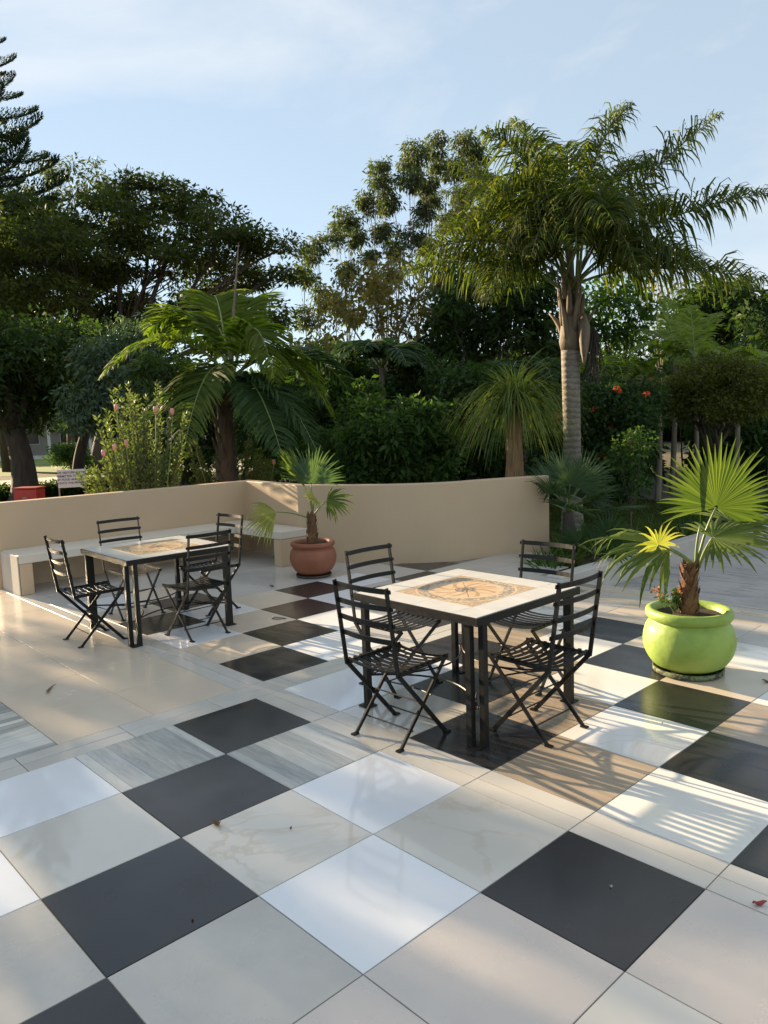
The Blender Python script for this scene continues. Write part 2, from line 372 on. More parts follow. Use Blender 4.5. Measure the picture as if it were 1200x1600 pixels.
# ------------------------------------------------------------------ ground, paths, drive
def ground_mat():
    m, nt, b = mat_new('garden_ground'); N = NT(nt); tc = N.n('ShaderNodeTexCoord'); v = tc.outputs['Object']
    n = N.noise(v, 0.35, 8, 0.6); n2 = N.noise(v, 6.0, 8, 0.7)
    g = N.ramp(n2.outputs['Fac'], [(0.3, (0.05, 0.065, 0.016)), (0.7, (0.13, 0.15, 0.04))]).outputs[0]
    d = N.ramp(n2.outputs['Fac'], [(0.3, (0.07, 0.05, 0.03)), (0.7, (0.17, 0.125, 0.075))]).outputs[0]
    k = N.ramp(n.outputs['Fac'], [(0.46, (0, 0, 0)), (0.56, (1, 1, 1))]).outputs[0]
    N.l(N.mix(k, d, g), b.inputs['Base Color']); b.inputs['Roughness'].default_value = 0.95
    N.l(N.bump(n2.outputs['Fac'], 0.6, 0.05), b.inputs['Normal']); return m
# the drive lies lower than the garden, so the ground sheet is laid around it
DX0, DX1, DY0, DY1, DZ = -1.10, 14.0, 4.97, 19.0, -0.25
S = 900; xs = [-S, DX0, DX1, S]; ys = [-S, DY0, DY1, S]
mb = MB(); mb.add([(x, y, GZ) for y in ys for x in xs], [(j*4+i, j*4+i+1, j*4+i+5, j*4+i+4) for j in range(3) for i in range(3) if not (i == 1 and j == 1)])
tag(mb.build('ground', ground_mat()), kind='structure')

def sheet(name, pts, z, mat):
    m_ = MB(); m_.add([(p[0], p[1], z) for p in pts], [tuple(range(len(pts)))])
    return tag(m_.build(name, mat), kind='structure')
M['lawn'] = simple('lawn_turf', (0.10, 0.14, 0.022), (0.21, 0.25, 0.045), 0.95, 3, 0.5)
M['path'] = simple('pale_path', (0.40, 0.36, 0.30), (0.55, 0.50, 0.43), 0.9, 2, 0.2)
M['asphalt'] = simple('worn_drive', (0.13, 0.12, 0.11), (0.21, 0.195, 0.175), 0.85, 1.4, 0.25)
def drive_mat():
    m, nt, b = mat_new('brushed_concrete'); N = NT(nt); v = N.coords(False)
    n = N.noise(v, 1.1, 9, 0.65); n2 = N.noise(N.coords(False, (1.2, 6, 1)), 1.8, 8, 0.7)
    c = N.ramp(n.outputs['Fac'], [(0.3, (0.30, 0.285, 0.27)), (0.7, (0.43, 0.41, 0.385))]).outputs[0]
    k = N.ramp(n2.outputs['Fac'], [(0.36, (0.62,)*3), (0.5, (1, 1, 1))]).outputs[0]
    N.l(N.mix(1.0, c, k, 'MULTIPLY'), b.inputs['Base Color']); b.inputs['Roughness'].default_value = 0.75
    N.l(N.bump(n2.outputs['Fac'], 0.3, 0.02), b.inputs['Normal']); return m
mb = MB(); mb.add([(DX0, DY0-0.02, DZ), (DX1, DY0-0.02, DZ), (DX1, DY1, DZ), (DX0, DY1, DZ)], [(0, 1, 2, 3)])
mb.add([(DX0, DY1, DZ), (DX1, DY1, DZ), (DX1, DY1, GZ), (DX0, DY1, GZ)], [(0, 1, 2, 3)])
mb.add([(DX1, DY0, DZ), (DX1, DY0, GZ), (DX1, DY1, GZ), (DX1, DY1, DZ)], [(0, 1, 2, 3)])
tag(mb.build('driveway', drive_mat()), kind='structure')
# far drive on the right, lawn and path on the left
g = lambda x, y: gnd(x, y, GZ)[:2]
sheet('far_road', [g(930, 802), g(1075, 792), g(1260, 776), g(1260, 742), g(1075, 741), g(930, 748)], GZ+0.006, M['asphalt'])
sheet('lawn', [(-34, -6), (-34, 24), (-58, 30), (-70, -10)], GZ+0.006, M['lawn'])
sheet('garden_path', [(-25.5, -6), (-25.5, 20), (-30.5, 21), (-30.5, -6)], GZ+0.010, M['path'])

# ------------------------------------------------------------------ terrace of tiles
WALLX, WALLH = -5.88, 1.01
mb = MB()
PATIO = [(-6.1, -4.2), (6.6, -4.2), (6.6, 4.95), (-1.2, 4.95), (-2.2, 6.35), (-2.6, 5.9), (-3.2, 4.6), (-4.3, 4.06), (-6.1, 4.2)]
def prism(m_, pts, z0, z1):
    n = len(pts)
    m_.add([(p[0], p[1], z0) for p in pts]+[(p[0], p[1], z1) for p in pts],
           [tuple(range(n))[::-1], tuple(range(n, 2*n))]+[(i, (i+1) % n, n+(i+1) % n, n+i) for i in range(n)])
prism(mb, PATIO, -0.32, -0.006)
patio = tag(mb.build('terrace', M['grout']), kind='structure')
mb = MB(); mb.box((2.65, 4.966, -0.115), (7.9, 0.028, 0.235)); mb.build('edge_trim', M['slab'], patio)

def tile_mesh(w, h, mat):
    m_ = MB(); b_ = 0.0016; w2, h2 = w/2, h/2; t0, t1, t2 = -0.010, -b_, 0.0
    V = []
    for (dx, z) in ((0, t0), (0, t1), (b_, t2)):
        V += [(-w2+dx, -h2+dx, z), (w2-dx, -h2+dx, z), (w2-dx, h2-dx, z), (-w2+dx, h2-dx, z)]
    F = [(i*4+j, i*4+(j+1) % 4, (i+1)*4+(j+1) % 4, (i+1)*4+j) for i in range(2) for j in range(4)] + [(8, 9, 10, 11)]
    m_.add(V, F); return m_.mesh('tile', mat)
TM = {}; REST = []
GAP = 0.0045
def tile(u0, u1, v0, v1, key, rot=None):
    w, h = round((u1-u0)*T-GAP, 4), round((v1-v0)*T-GAP, 4)
    sq = abs(w-h) < 1e-3
    seen = False
    for (uu, vv) in ((u0, v0), (u1, v0), (u0, v1), (u1, v1), ((u0+u1)/2, (v0+v1)/2)):
        dv = np.array([uu*T, -vv*T, 0])-CAM; zc = dv@FW
        if zc > 0.3 and abs(dv@RT/zc*FPX) < 640 and abs(dv@UP/zc*FPX) < 840: seen = True
    if not seen or ((u0+u1)/2*T < WALLX):
        REST.append(((u0+u1)/2*T, -(v0+v1)/2*T, w, h, key)); return None
    k = (key, w, h)
    if k not in TM: TM[k] = tile_mesh(w, h, M[key])
    o = link(TM[k], 'tile', patio, ((u0+u1)/2*T, -(v0+v1)/2*T, random.uniform(-0.0006, 0.0006)))
    o.rotation_euler = (random.gauss(0, 0.0006), random.gauss(0, 0.0006), (random.randrange(4)*math.pi/2 if rot is None else rot) if sq else 0)
    return o
def inside(x, y):
    c = False; n = len(PATIO)
    for i in range(n):
        (x1, y1), (x2, y2) = PATIO[i], PATIO[(i+1) % n]
        if (y1 > y) != (y2 > y) and x < (x2-x1)*(y-y1)/(y2-y1)+x1: c = not c
    return c
# front right field: black diagonals with mixed tiles between
fieldA = {(-1, -1): 'black', (0, 0): 'black', (1, 1): 'black', (2, 2): 'black', (3, 3): 'black', (-1, 0): 'wood', (0, -1): 'wood', (-1, 1): 'white', (0, 1): 'cream',
          (0, 2): 'white', (1, 0): 'cream', (1, -1): 'white', (2, 0): 'white', (2, 1): 'concrete', (1, 2): 'concrete', (2, -1): 'cream', (3, -1): 'black',
          (3, 0): 'warm', (4, -1): 'warm', (4, 0): 'cream', (3, 1): 'warm', (-1, 2): 'concrete', (4, 1): 'black', (5, 0): 'black', (5, -1): 'concrete'}
mixed = ['white', 'concrete', 'cream', 'warm', 'black', 'beige']
for i in range(-1, 9):
    for j in range(-1, 5):
        tile(i, i+1, j, j+1, fieldA.get((i, j)) or mixed[(i*2+j*3) % 6], rot=0 if fieldA.get((i, j)) == 'wood' else None)
# back right field, under the near table
V1 = -1.38
for i in range(-1, 9):
    for k in range(0, 9):
        v1 = V1-k; v0 = v1-1
        x, y = (i+.5)*T, -(v0+v1)/2*T
        if k >= 6 and i >= -1: 
            if not (i == -1 and inside(x-0.2, y)): continue
        if not inside(x, y): continue
        d = (i+k) % 3
        key = 'black' if d == 1 else ('brown' if d == 2 else 'marble')
        if (i, k) == (0, 0): key = 'cream'
        elif i+k == 0: key = 'white' if i == -1 else 'beige'
        elif i == -1 and k == 0: key = 'white'
        elif i+k == 5 and k >= 3: key = 'beige'
        elif k >= 5: key = 'grey'
        if (i, k) == (-1, 0): key = 'white'
        tile(i, i+1, v0, v1, key, rot=0 if key == 'brown' else None)
# back left field, in front of the bench
U1 = -1.40
for m_ in range(0, 9):
    for k in range(0, 9):
        u1 = U1-m_; v1 = V1-k
        x, y = (u1-.5)*T, -(v1-.5)*T
        if not inside(x, y) and not (x > -5.9 and y < 3.9): continue
        d = (m_-k) % 3
        key = 'black' if d == 0 else ('beige' if d == 1 else 'white')
        if m_-k in (-2,): key = 'grey'
        if m_-k < -3 or (m_ >= 4 and k >= 2) or m_ >= 6: key = 'grey'
        tile(u1-1, u1, v1-1, v1, key)
# front left field of plain beige, planks nearer the camera
for m_ in range(0, 9):
    for j in range(-1, 5):
        u1 = U1-m_
        key = 'beige' if j < 1 else ('wood' if j == 1 else ('concrete' if j == 2 else 'beige'))
        tile(u1-1, u1, j, j+1, key, rot=math.pi/2 if key == 'wood' else None)
# the two pairs of border strips that cross at the middle
for s_ in range(2):
    a0 = -1.40+0.2*s_
    for k in range(-5, 9):
        vv = 0.4-k
        v0, v1 = vv-1, vv
        if not inside((a0+.1)*T, -(v0+.3)*T) or k > 6: continue
        tile(a0, a0+0.2, v0, v1, 'strip')
    b0 = -1.38+0.19*s_
    for i in range(-1, 9): tile(i, i+1, b0, b0+0.19, 'strip')
    for m_ in range(0, 9): tile(U1-m_-1, U1-m_, b0, b0+0.19, 'strip')
# sandy strips along the step to the drive
for q in range(4):
    v0 = -8.24+0.215*q
    for i in range(-1, 9):
        x = (i+.5)*T
        if i == -1 and q < 1: continue
        tile(i-0.5*(q % 2), i+1-0.5*(q % 2), v0, v0+0.215, 'sandy' if q % 2 else 'strip')

# tiles beyond the picture, joined
mb = MB(); keys = sorted(set(q[4] for q in REST)); fm = []
for (x, y, w, h, key) in REST:
    mb.add([(x+sx*w/2, y+sy*h/2, z) for z in (-0.010, 0.0) for (sx, sy) in ((-1, -1), (1, -1), (1, 1), (-1, 1))], [(0, 1, 5, 4), (1, 2, 6, 5), (2, 3, 7, 6), (3, 0, 4, 7), (4, 5, 6, 7)]); fm += [keys.index(key)]*5
ro = mb.build('outer_tiles', None, patio); ro['kind'] = 'stuff'
for q in keys: ro.data.materials.append(M[q])
ro.data.polygons.foreach_set('material_index', fm)

# ------------------------------------------------------------------ parapet wall, bench, kerb
def smooth_path(pts, n=10):
    P = [np.array(p, float) for p in pts]; P = [2*P[0]-P[1]]+P+[2*P[-1]-P[-2]]; out = []
    for i in range(1, len(P)-2):
        for k in range(n):
            t = k/n; a, b_, c, d = P[i-1], P[i], P[i+1], P[i+2]
            out.append(0.5*((2*b_)+(-a+c)*t+(2*a-5*b_+4*c-d)*t*t+(-a+3*b_-3*c+d)*t**3))
    out.append(P[-2]); return out
curve = smooth_path([(-4.48, 3.93), (-3.82, 4.21), (-3.25, 4.57), (-2.83, 5.06), (-2.60, 5.80), (-2.30, 6.50)], 8)
line = [np.array((WALLX, 0.60)), np.array((WALLX, 4.05)), np.array((-5.16, 3.97))]+curve
def wall_strip(line, th, z0, z1, outward=1):
    V = []; n = len(line); off = []
    for i in range(n):
        t0 = line[i]-line[i-1] if i > 0 else line[1]-line[0]
        t1 = line[i+1]-line[i] if i < n-1 else t0
        t0 = t0/np.linalg.norm(t0); t1 = t1/np.linalg.norm(t1)
        n0 = np.array((-t0[1], t0[0])); n1 = np.array((-t1[1], t1[0])); m_ = (n0+n1)/2; m_ = m_/(m_@n0)/1.0
        off.append(m_*th*outward)
    for p, o_ in zip(line, off):
        q = p+o_
        V += [(p[0], p[1], z0), (p[0], p[1], z1), (q[0], q[1], z1), (q[0], q[1], z0)]
    F = []
    for i in range(n-1):
        a, b_ = i*4, (i+1)*4
        F += [(a, b_, b_+1, a+1), (a+1, b_+1, b_+2, a+2), (a+2, b_+2, b_+3, a+3)]
    F += [(0, 1, 2, 3), ((n-1)*4+3, (n-1)*4+2, (n-1)*4+1, (n-1)*4)]
    m2 = MB(); m2.add(V, F); return m2
w = wall_strip(line, 0.15, -0.3, WALLH).build('parapet_wall', M['render'])
bevel(w, 0.012, 2)
tag(w, 'low cream painted wall curving round the back of the tiled terrace', 'wall')

bench = tag(empty('built_in_bench', (-5.5, 2.0, 0)), 'pale built-in corner bench along the cream wall behind the far table', 'bench')
BF, BH, BT = -5.29, 0.455, 0.10
def bpart(name, x0, x1, y0, y1, z0, z1, mat='render'):
    m_ = MB(); m_.box(((x0+x1)/2+5.5, (y0+y1)/2-2.0, (z0+z1)/2), (x1-x0, y1-y0, z1-z0)); return bevel(m_.build(name, M[mat], bench), 0.008)
bpart('seat', WALLX+0.004, BF, 0.655, 3.47, BH-BT, BH, 'seatpaint')
bpart('corner_seat', WALLX+0.004, -4.28, 3.472, 3.93, BH-BT, BH-0.002, 'seatpaint')
bpart('support', WALLX+0.004, BF-0.003, 0.658, 0.80, 0, BH-BT-0.002)
bpart('end_panel', WALLX+0.006, BF-0.002, 0.640, 0.653, 0, BH-0.004, 'kerb')['label'] = 'grey end face'  # thin grey panel laid over the end of the cream support
bpart('support', WALLX+0.004, BF-0.003, 2.05, 2.17, 0, BH-BT-0.002)
bpart('support', -4.43, -4.283, 3.475, 3.92, 0, BH-BT-0.004)

kb = MB(); kb.box((-1.20, 9.95, -0.12), (0.20, 10.0, 0.30)); o = bevel(kb.build('kerb_wall', M['kerb']), 0.015)
tag(o, 'low grey plastered kerb wall between the drive and the planting bed', 'kerb')

# ------------------------------------------------------------------ furniture
ALL = []
def track(fn):
    before = set(bpy.data.objects); r = fn(); ALL.extend([o for o in bpy.data.objects if o not in before]); return r

def make_chair():
    c = empty('folding_chair')
    W = 0.19
    def strip(p_of_t, across, thick, wide, n=9, name='slat'):
        m_ = MB(); V = []
        for i in range(n):
            p, nrm = p_of_t(i/(n-1)); p = np.array(p, float); nrm = np.array(nrm, float); nrm /= np.linalg.norm(nrm); a = np.array(across, float)
            k = wide/2*(0.72 if i in (0, n-1) else 1.0)
            V += [p-a*k-nrm*thick/2, p+a*k-nrm*thick/2, p+a*k+nrm*thick/2, p-a*k+nrm*thick/2]
        F = [(i*4+j, i*4+(j+1) % 4, (i+1)*4+(j+1) % 4, (i+1)*4+j) for i in range(n-1) for j in range(4)]+[(3, 2, 1, 0), tuple((n-1)*4+j for j in range(4))]
        m_.add(V, F); return m_.build(name, M['steel'], c)
    # seat slats run across, dished in the middle
    for i in range(9):
        y = -0.185+i*0.0475; zz = 0.452-0.006*math.sin(i/8*math.pi)
        def f(t, y=y, zz=zz):
            x = (t-.5)*2*(W+0.022); q = x/(W+0.022); return (x, y, zz-0.026*(1-q*q)), (-2*0.026*q/(W+.022)*1.0, 0, 1)
        strip(f, (0, 1, 0), 0.004, 0.029, 11, 'seat_slat')
    for s_ in (-1, 1):
        m_ = MB(); m_.bar((s_*W, -0.20, 0.436), (s_*W, 0.225, 0.440), 0.010, 0.026); m_.build('seat_rail', M['steel'], c)
        m_ = MB(); m_.bar((s_*(W+0.012), -0.205, 0.425), (s_*(W+0.012), -0.275, 0.925), 0.010, 0.024, (0, 1, 0)); m_.build('back_post', M['steel'], c)
        # leg that carries on from the back post to the front foot
        m_ = MB(); m_.bar((s_*(W+0.012), -0.207, 0.437), (s_*(W+0.012), 0.175, 0.006), 0.010, 0.025, (0, 1, 0.6)); l1 = m_.build('leg', M['steel'], c)
        m_ = MB(); m_.box((s_*(W+0.012), 0.185, 0.004), (0.030, 0.042, 0.008)); m_.build('foot', M['steel'], l1)
        m_ = MB(); m_.bar((s_*(W-0.012), 0.222, 0.440), (s_*(W-0.012), -0.175, 0.006), 0.010, 0.022, (0, 1, 0.6)); l2 = m_.build('leg', M['steel'], c)
        m_ = MB(); m_.box((s_*(W-0.012), -0.185, 0.004), (0.030, 0.042, 0.008)); m_.build('foot', M['steel'], l2)
    # back slats bowed backwards, their ends lapping past the posts
    for i in range(4):
        z = 0.905-i*0.095; yp = -0.205-0.07*(z-0.425)/0.5
        def f(t, z=z, yp=yp):
            x = (t-.5)*2*(W+0.030); q = x/(W+0.030); return (x, yp+0.010-0.030*(1-q*q), z), (0.06*q, 1, 0.14)
        strip(f, (0, -0.14, 0.99), 0.006, 0.030, 11, 'back_slat')
    for (y, z) in ((0.10, 0.09), (-0.095, 0.09), (0.0, 0.222)):
        m_ = MB(); m_.tube([(-W-0.006, y, z), (W+0.006, y, z)], 0.0045, 6); m_.build('stretcher', M['steel'], c)
    m_ = MB(); m_.tube([(x, 0.07+0.05*(1-(x/W)**2), 0.25-0.012*(1-(x/W)**2)) for x in np.linspace(-W, W, 9)], 0.004, 6); m_.build('stretcher', M['steel'], c)
    return c
chair0 = track(make_chair)
CH = [((0.51, 0.845), 0, 'black slatted folding chair nearest the camera, backrest to the camera at the near table', 2),
      ((1.07, 1.435), 90, 'black slatted folding chair at the near table on the side of the green pot', 0),
      ((-0.08, 1.43), -90, 'black folding chair at the near table on the side towards the terracotta pot', 0),
      ((0.55, 2.04), 180, 'black folding chair behind the near table in front of the end of the curved wall', 3),
      ((-2.89, 0.475), -2, 'black folding chair at far left with its back to the open beige tiles', 0),
      ((-2.32, 1.165), 92, 'black folding chair at the right of the far table, backrest overlapping the table top', 0),
      ((-3.47, 1.13), -92, 'black folding chair between the far table and the bench seat', 0),
      ((-3.02, 1.72), 183, 'brownish sunlit folding chair behind the far table next to the terracotta pot palm', 0)]
for i, ((x, y), rz, lab, tw) in enumerate(CH):
    o = chair0 if i == 0 else copy_tree(chair0)
    o.location = (x, y, 0.0015); o.rotation_euler = (0, 0, R(rz+tw))
    tag(o, lab, 'chair', 'folding chairs around the two tables')

def make_table():
    t = empty('tiled_table'); H = 0.735; A = 0.5
    for s_ in (-1, 1):
        m_ = MB(); m_.box((0, s_*(A-0.006), H-0.022), (2*A, 0.012, 0.044)); m_.build('frame_rail', M['steel'], t)
        m_ = MB(); m_.box((s_*(A-0.006), 0, H-0.0222), (0.012, 2*A-0.025, 0.0436)); m_.build('frame_rail', M['steel'], t)
    m_ = MB(); m_.box((0, 0, H-0.022), (2*A-0.026, 2*A-0.026, 0.012)); m_.build('tray', M['steel'], t)
    a = A-0.014; c_ = 0.315; zt = H+0.002
    cuts = [-a, -c_, 0, c_, a]
    def tt(x0, x1, y0, y1, mat, name):
        g_ = 0.0012; m_ = MB(); w_ = x1-x0-2*g_; h_ = y1-y0-2*g_
        V = []; cx, cy = (x0+x1)/2, (y0+y1)/2
        for (dx, z) in ((0, zt-0.014), (0, zt-0.0012), (0.0012, zt)):
            V += [(cx-w_/2+dx, cy-h_/2+dx, z), (cx+w_/2-dx, cy-h_/2+dx, z), (cx+w_/2-dx, cy+h_/2-dx, z), (cx-w_/2+dx, cy+h_/2-dx, z)]
        m_.add(V, [(i*4+j, i*4+(j+1) % 4, (i+1)*4+(j+1) % 4, (i+1)*4+j) for i in range(2) for j in range(4)]+[(8, 9, 10, 11)])
        m_.build(name, mat, t)
    for i in range(4):
        for j in range(4):
            edge = i in (0, 3) or j in (0, 3)
            tt(cuts[i], cuts[i+1], cuts[j], cuts[j+1], M['toptile'] if edge else M['medallion'], 'top_tile' if edge else 'medallion_tile')
    m_ = MB(); m_.box((0, 0, H-0.011), (2*a-.004, 2*a-.004, 0.007)); m_.build('grout_bed', M['grout'], t)
    for sx in (-1, 1):
        for sy in (-1, 1):
            m_ = MB(); e = A-0.026
            m_.box((sx*e, sy*(e-0.052), (H-0.046)/2), (0.036, 0.036, H-0.046)); m_.box((sx*(e-0.052), sy*e, (H-0.046)/2), (0.036, 0.036, H-0.046))
            lg = m_.build('leg', M['steel'], t)
            m_ = MB(); m_.box((sx*(e-0.024), sy*(e-0.024), 0.004), (0.086, 0.086, 0.006)); m_.build('foot_plate', M['steel'], lg)
    for q in range(4):
        an = q*math.pi/2; ca, sa = math.cos(an), math.sin(an); pts = []
        for k in range(15):
            u = -1+2*k/14; x, y = u*(A-0.07), A-0.06-0.24*(1-u*u); pts.append((ca*x-sa*y, sa*x+ca*y, 0.205))
        m_ = MB(); m_.tube(pts, 0.006, 6); m_.build('curved_stretcher', M['steel'], t)
    return t
t0 = track(make_table)
t0.location = (0.515, 1.455, 0.001); tag(t0, 'near square table with white tiles and a round mosaic medallion', 'table', 'tiled garden tables')
t1 = copy_tree(t0); t1.location = (-2.83, 1.075, 0.001); t1.rotation_euler = (0, 0, R(-1.5)); tag(t1, 'far square tiled table near the built-in bench', 'table', 'tiled garden tables')

# ------------------------------------------------------------------ plant builders
def bez(p0, p1, p2, n):
    t = np.linspace(0, 1, n)[:, None]; return (1-t)**2*np.array(p0, float)+2*t*(1-t)*np.array(p1, float)+t*t*np.array(p2, float)
def unit(a): 
    a = np.asarray(a, float); return a/(np.linalg.norm(a, axis=-1, keepdims=True)+1e-9)
def leaf_quads(c, d, ln, wd, nrm=None, fold=0.0):
    """rhombic leaves: c base points, d directions, ln lengths, wd widths"""
    n = len(c); d = unit(d)
    if nrm is None: nrm = rng.normal(size=(n, 3)) + np.array([0, 0, 0.7])
    s = unit(np.cross(d, nrm)); ln = np.broadcast_to(ln, (n,))[:, None]; wd = np.broadcast_to(wd, (n,))[:, None]
    m_ = c+d*ln*0.45; 
    return np.stack([c, m_+s*wd/2, c+d*ln+np.array([0, 0, -1.0])*ln*fold, m_-s*wd/2], 1)
def clump_leaves(centres, rc, per, ln, wd, out_from=None, droop=0.25, flat=0.7, jit=0.35):
    k = len(centres); n = k*per
    o = rng.normal(size=(n, 3)); o = unit(o)*(rng.random((n, 1))**0.5); o[:, 2] *= flat
    rcs = np.repeat(np.broadcast_to(rc, (k,)), per)[:, None]
    c = np.repeat(centres, per, 0)+o*rcs
    d = unit(o)*0.8+rng.normal(size=(n, 3))*0.55; d[:, 2] -= droop
    L_ = ln*(1+jit*rng.normal(size=n)).clip(0.45, 1.7)
    return leaf_quads(c, d, L_, wd*L_/ln, fold=0.12)
def ellipsoid_pts(c, r, n, shell=0.55, low=-0.8):
    out = []
    while len(out) < n:
        v = rng.normal(size=3); v /= np.linalg.norm(v)
        if v[2] < low: continue
        k = shell+(1-shell)*rng.random() if rng.random() < 0.8 else rng.random()
        out.append(np.array(c)+v*k*np.array(r))
    return np.array(out)

def tree(name, label, base_px, d, blobs, leaf, bark, trunk_r, clump=0.6, nclump=22, per=40, ln=0.16, wd=0.07, droop=0.25, flat=0.6,
         fork=0.45, cat='tree', group=None, lean=0.0, depth=0.8, twig=True, stems=1, base_z=None, shell=0.55, low=-0.8, thin=1.0):
    """blobs: photo-pixel ellipses (x, y, rx, ry[, extra depth]) at distance d that make up the crown"""
    bz = GZ if base_z is None else base_z
    base = at(base_px, 700, d); base[2] = bz
    root = empty(name, base); tag(root, label, cat, group)
    Cs, Rs = [], []
    for b_ in blobs:
        dd = d+(b_[4] if len(b_) > 4 else rng.normal()*depth); k = dd/FPX
        Cs.append(at(b_[0], b_[1], dd)); Rs.append((b_[2]*k, b_[2]*k*0.9, b_[3]*k))
    Cs = np.array(Cs); top = Cs.mean(0); low_z = Cs[:, 2].min()
    tb = MB(); Q = []
    cen = np.average(Cs, axis=0); fz = bz+(low_z-bz)*fork+0.3
    for s_ in range(stems):
        a = s_*2.4; off = np.array([math.cos(a), math.sin(a), 0])*(0.25*trunk_r*6 if stems > 1 else 0)
        fk = np.array([base[0]+(cen[0]-base[0])*0.45+lean, base[1]+(cen[1]-base[1])*0.45, fz])+off*1.2
        st = base+off*0.6; st[2] = bz-0.1
        pts = bez(st, (st+fk)/2+rng.normal(size=3)*trunk_r*0.8, fk, 8)
        tb.tube(pts, np.linspace(trunk_r*1.25, trunk_r*0.8, 8), 9, True)
        for i in range(s_, len(Cs), stems):
            mid = fk*0.5+Cs[i]*0.5; mid[2] += (Cs[i][2]-fk[2])*0.12; mid[:2] += rng.normal(size=2)*0.12*np.linalg.norm(Cs[i]-fk)
            pl = bez(fk, mid, Cs[i], 8); r0 = trunk_r*0.55*thin
            tb.tube(pl, np.linspace(r0, r0*0.22, 8), 6, True)
            nc = max(4, int(nclump*(Rs[i][0]*Rs[i][2])/(np.mean([q[0]*q[2] for q in Rs]))**1.0))
            pts_c = ellipsoid_pts(Cs[i], Rs[i], nc, shell, low)
            if twig:
                for p in pts_c[::2]:
                    j = rng.integers(3, 8); a0 = pl[j]; m2 = (a0+p)/2+rng.normal(size=3)*0.1*np.linalg.norm(p-a0)
                    tb.tube(bez(a0, m2, p, 5), np.linspace(r0*0.22, r0*0.05+0.004, 5), 4, False)
            Q.append(clump_leaves(pts_c, clump*rng.uniform(0.65, 1.25, len(pts_c)), per, ln, wd, None, droop, flat))
    b0 = np.array(base)
    tr = tb.build('trunk', bark, root, True); tr.data.transform(Matrix.Translation(-Vector(b0)))
    Qa = np.concatenate(Q)-b0
    link(quad_mesh('crown', Qa, leaf), 'crown', root)
    return root

def frond_mesh(p0, p1, p2, n, llen, lw, droop=0.5, plumose=0.0, rach=0.018, bare=0.18, angle=1.0, seed=0, sidev=None, vee=0.35):
    """a feather leaf: rachis along a bezier with leaflets on both sides; returns (leaflet quads, rachis MB)"""
    rr = np.random.default_rng(seed); m = n+1
    t = np.linspace(0, 1, m); P = bez(p0, p1, p2, m); tg = unit(np.gradient(P, axis=0)); Ltot = np.linalg.norm(np.diff(P, axis=0), axis=1).sum()
    up = np.array([0, 0, 1.0]); 
    sd_ = np.cross(tg, up); nn = np.linalg.norm(sd_, axis=1)
    ref = sidev if sidev is not None else np.cross(tg.mean(0), up)
    ref = unit(ref+1e-6); s = np.where(nn[:, None] > 0.25, sd_/(nn[:, None]+1e-9), ref); s = unit(s)
    for i in range(1, m):
        if s[i]@s[i-1] < 0: s[i] = -s[i]
    for _ in range(6): s[1:-1] = unit(s[:-2]+s[1:-1]*2+s[2:])
    nrm = unit(np.cross(s, tg))
    Q = []
    for i in range(m):
        if t[i] < bare: continue
        tt = (t[i]-bare)/(1-bare); prof = math.sin(math.pi*min(1, 0.18+0.80*tt))**0.75
        for sg in (-1, 1):
            for rep in range(1 if plumose < 0.3 else 2):
                ln = llen*prof*rr.uniform(0.85, 1.12)
                fwd = angle*(0.35+0.75*tt)
                d = s[i]*sg*1.0+tg[i]*fwd+nrm[i]*(vee+rr.normal()*plumose)
                d = d/np.linalg.norm(d)+rr.normal(size=3)*0.05
                a = P[i]+tg[i]*rr.normal()*0.01; b_ = a+d*ln*0.5
                d2 = d+np.array([0, 0, -1.0])*droop*rr.uniform(0.7, 1.3); d2 /= np.linalg.norm(d2); c_ = b_+d2*ln*0.32
                d3 = d2+np.array([0, 0, -1.0])*droop*rr.uniform(0.5, 1.2); d3 /= np.linalg.norm(d3); e = c_+d3*ln*0.25
                wv = np.cross(d, nrm[i]+rr.normal(size=3)*0.35); wv /= (np.linalg.norm(wv)+1e-9); w_ = lw*(0.6+0.5*prof)
                Q.append((a-wv*w_*0.25, a+wv*w_*0.25, b_+wv*w_*0.5, b_-wv*w_*0.5))
                Q.append((b_-wv*w_*0.5, b_+wv*w_*0.5, c_+wv*w_*0.36, c_-wv*w_*0.36))
                Q.append((c_-wv*w_*0.36, c_+wv*w_*0.36, e+wv*w_*0.03, e-wv*w_*0.03))
    return np.array(Q), P, np.linspace(rach, rach*0.18, m)
def frond(parent, p0, p1, p2, n, llen, lw, mat, pmat, **kw):
    o_ = np.array(parent.location)
    Q, P, rd = frond_mesh(np.array(p0)-o_, np.array(p1)-o_, np.array(p2)-o_, n, llen, lw, **kw)
    f = link(quad_mesh('frond', Q, mat), 'frond', parent)
    # join the three quads of each leaflet into one island so that it takes one colour
    m_ = MB(); m_.tube(P[::3] if len(P) > 30 else P, rd[::3] if len(P) > 30 else rd, 5, True); m_.build('rachis', pmat, f)
    return f

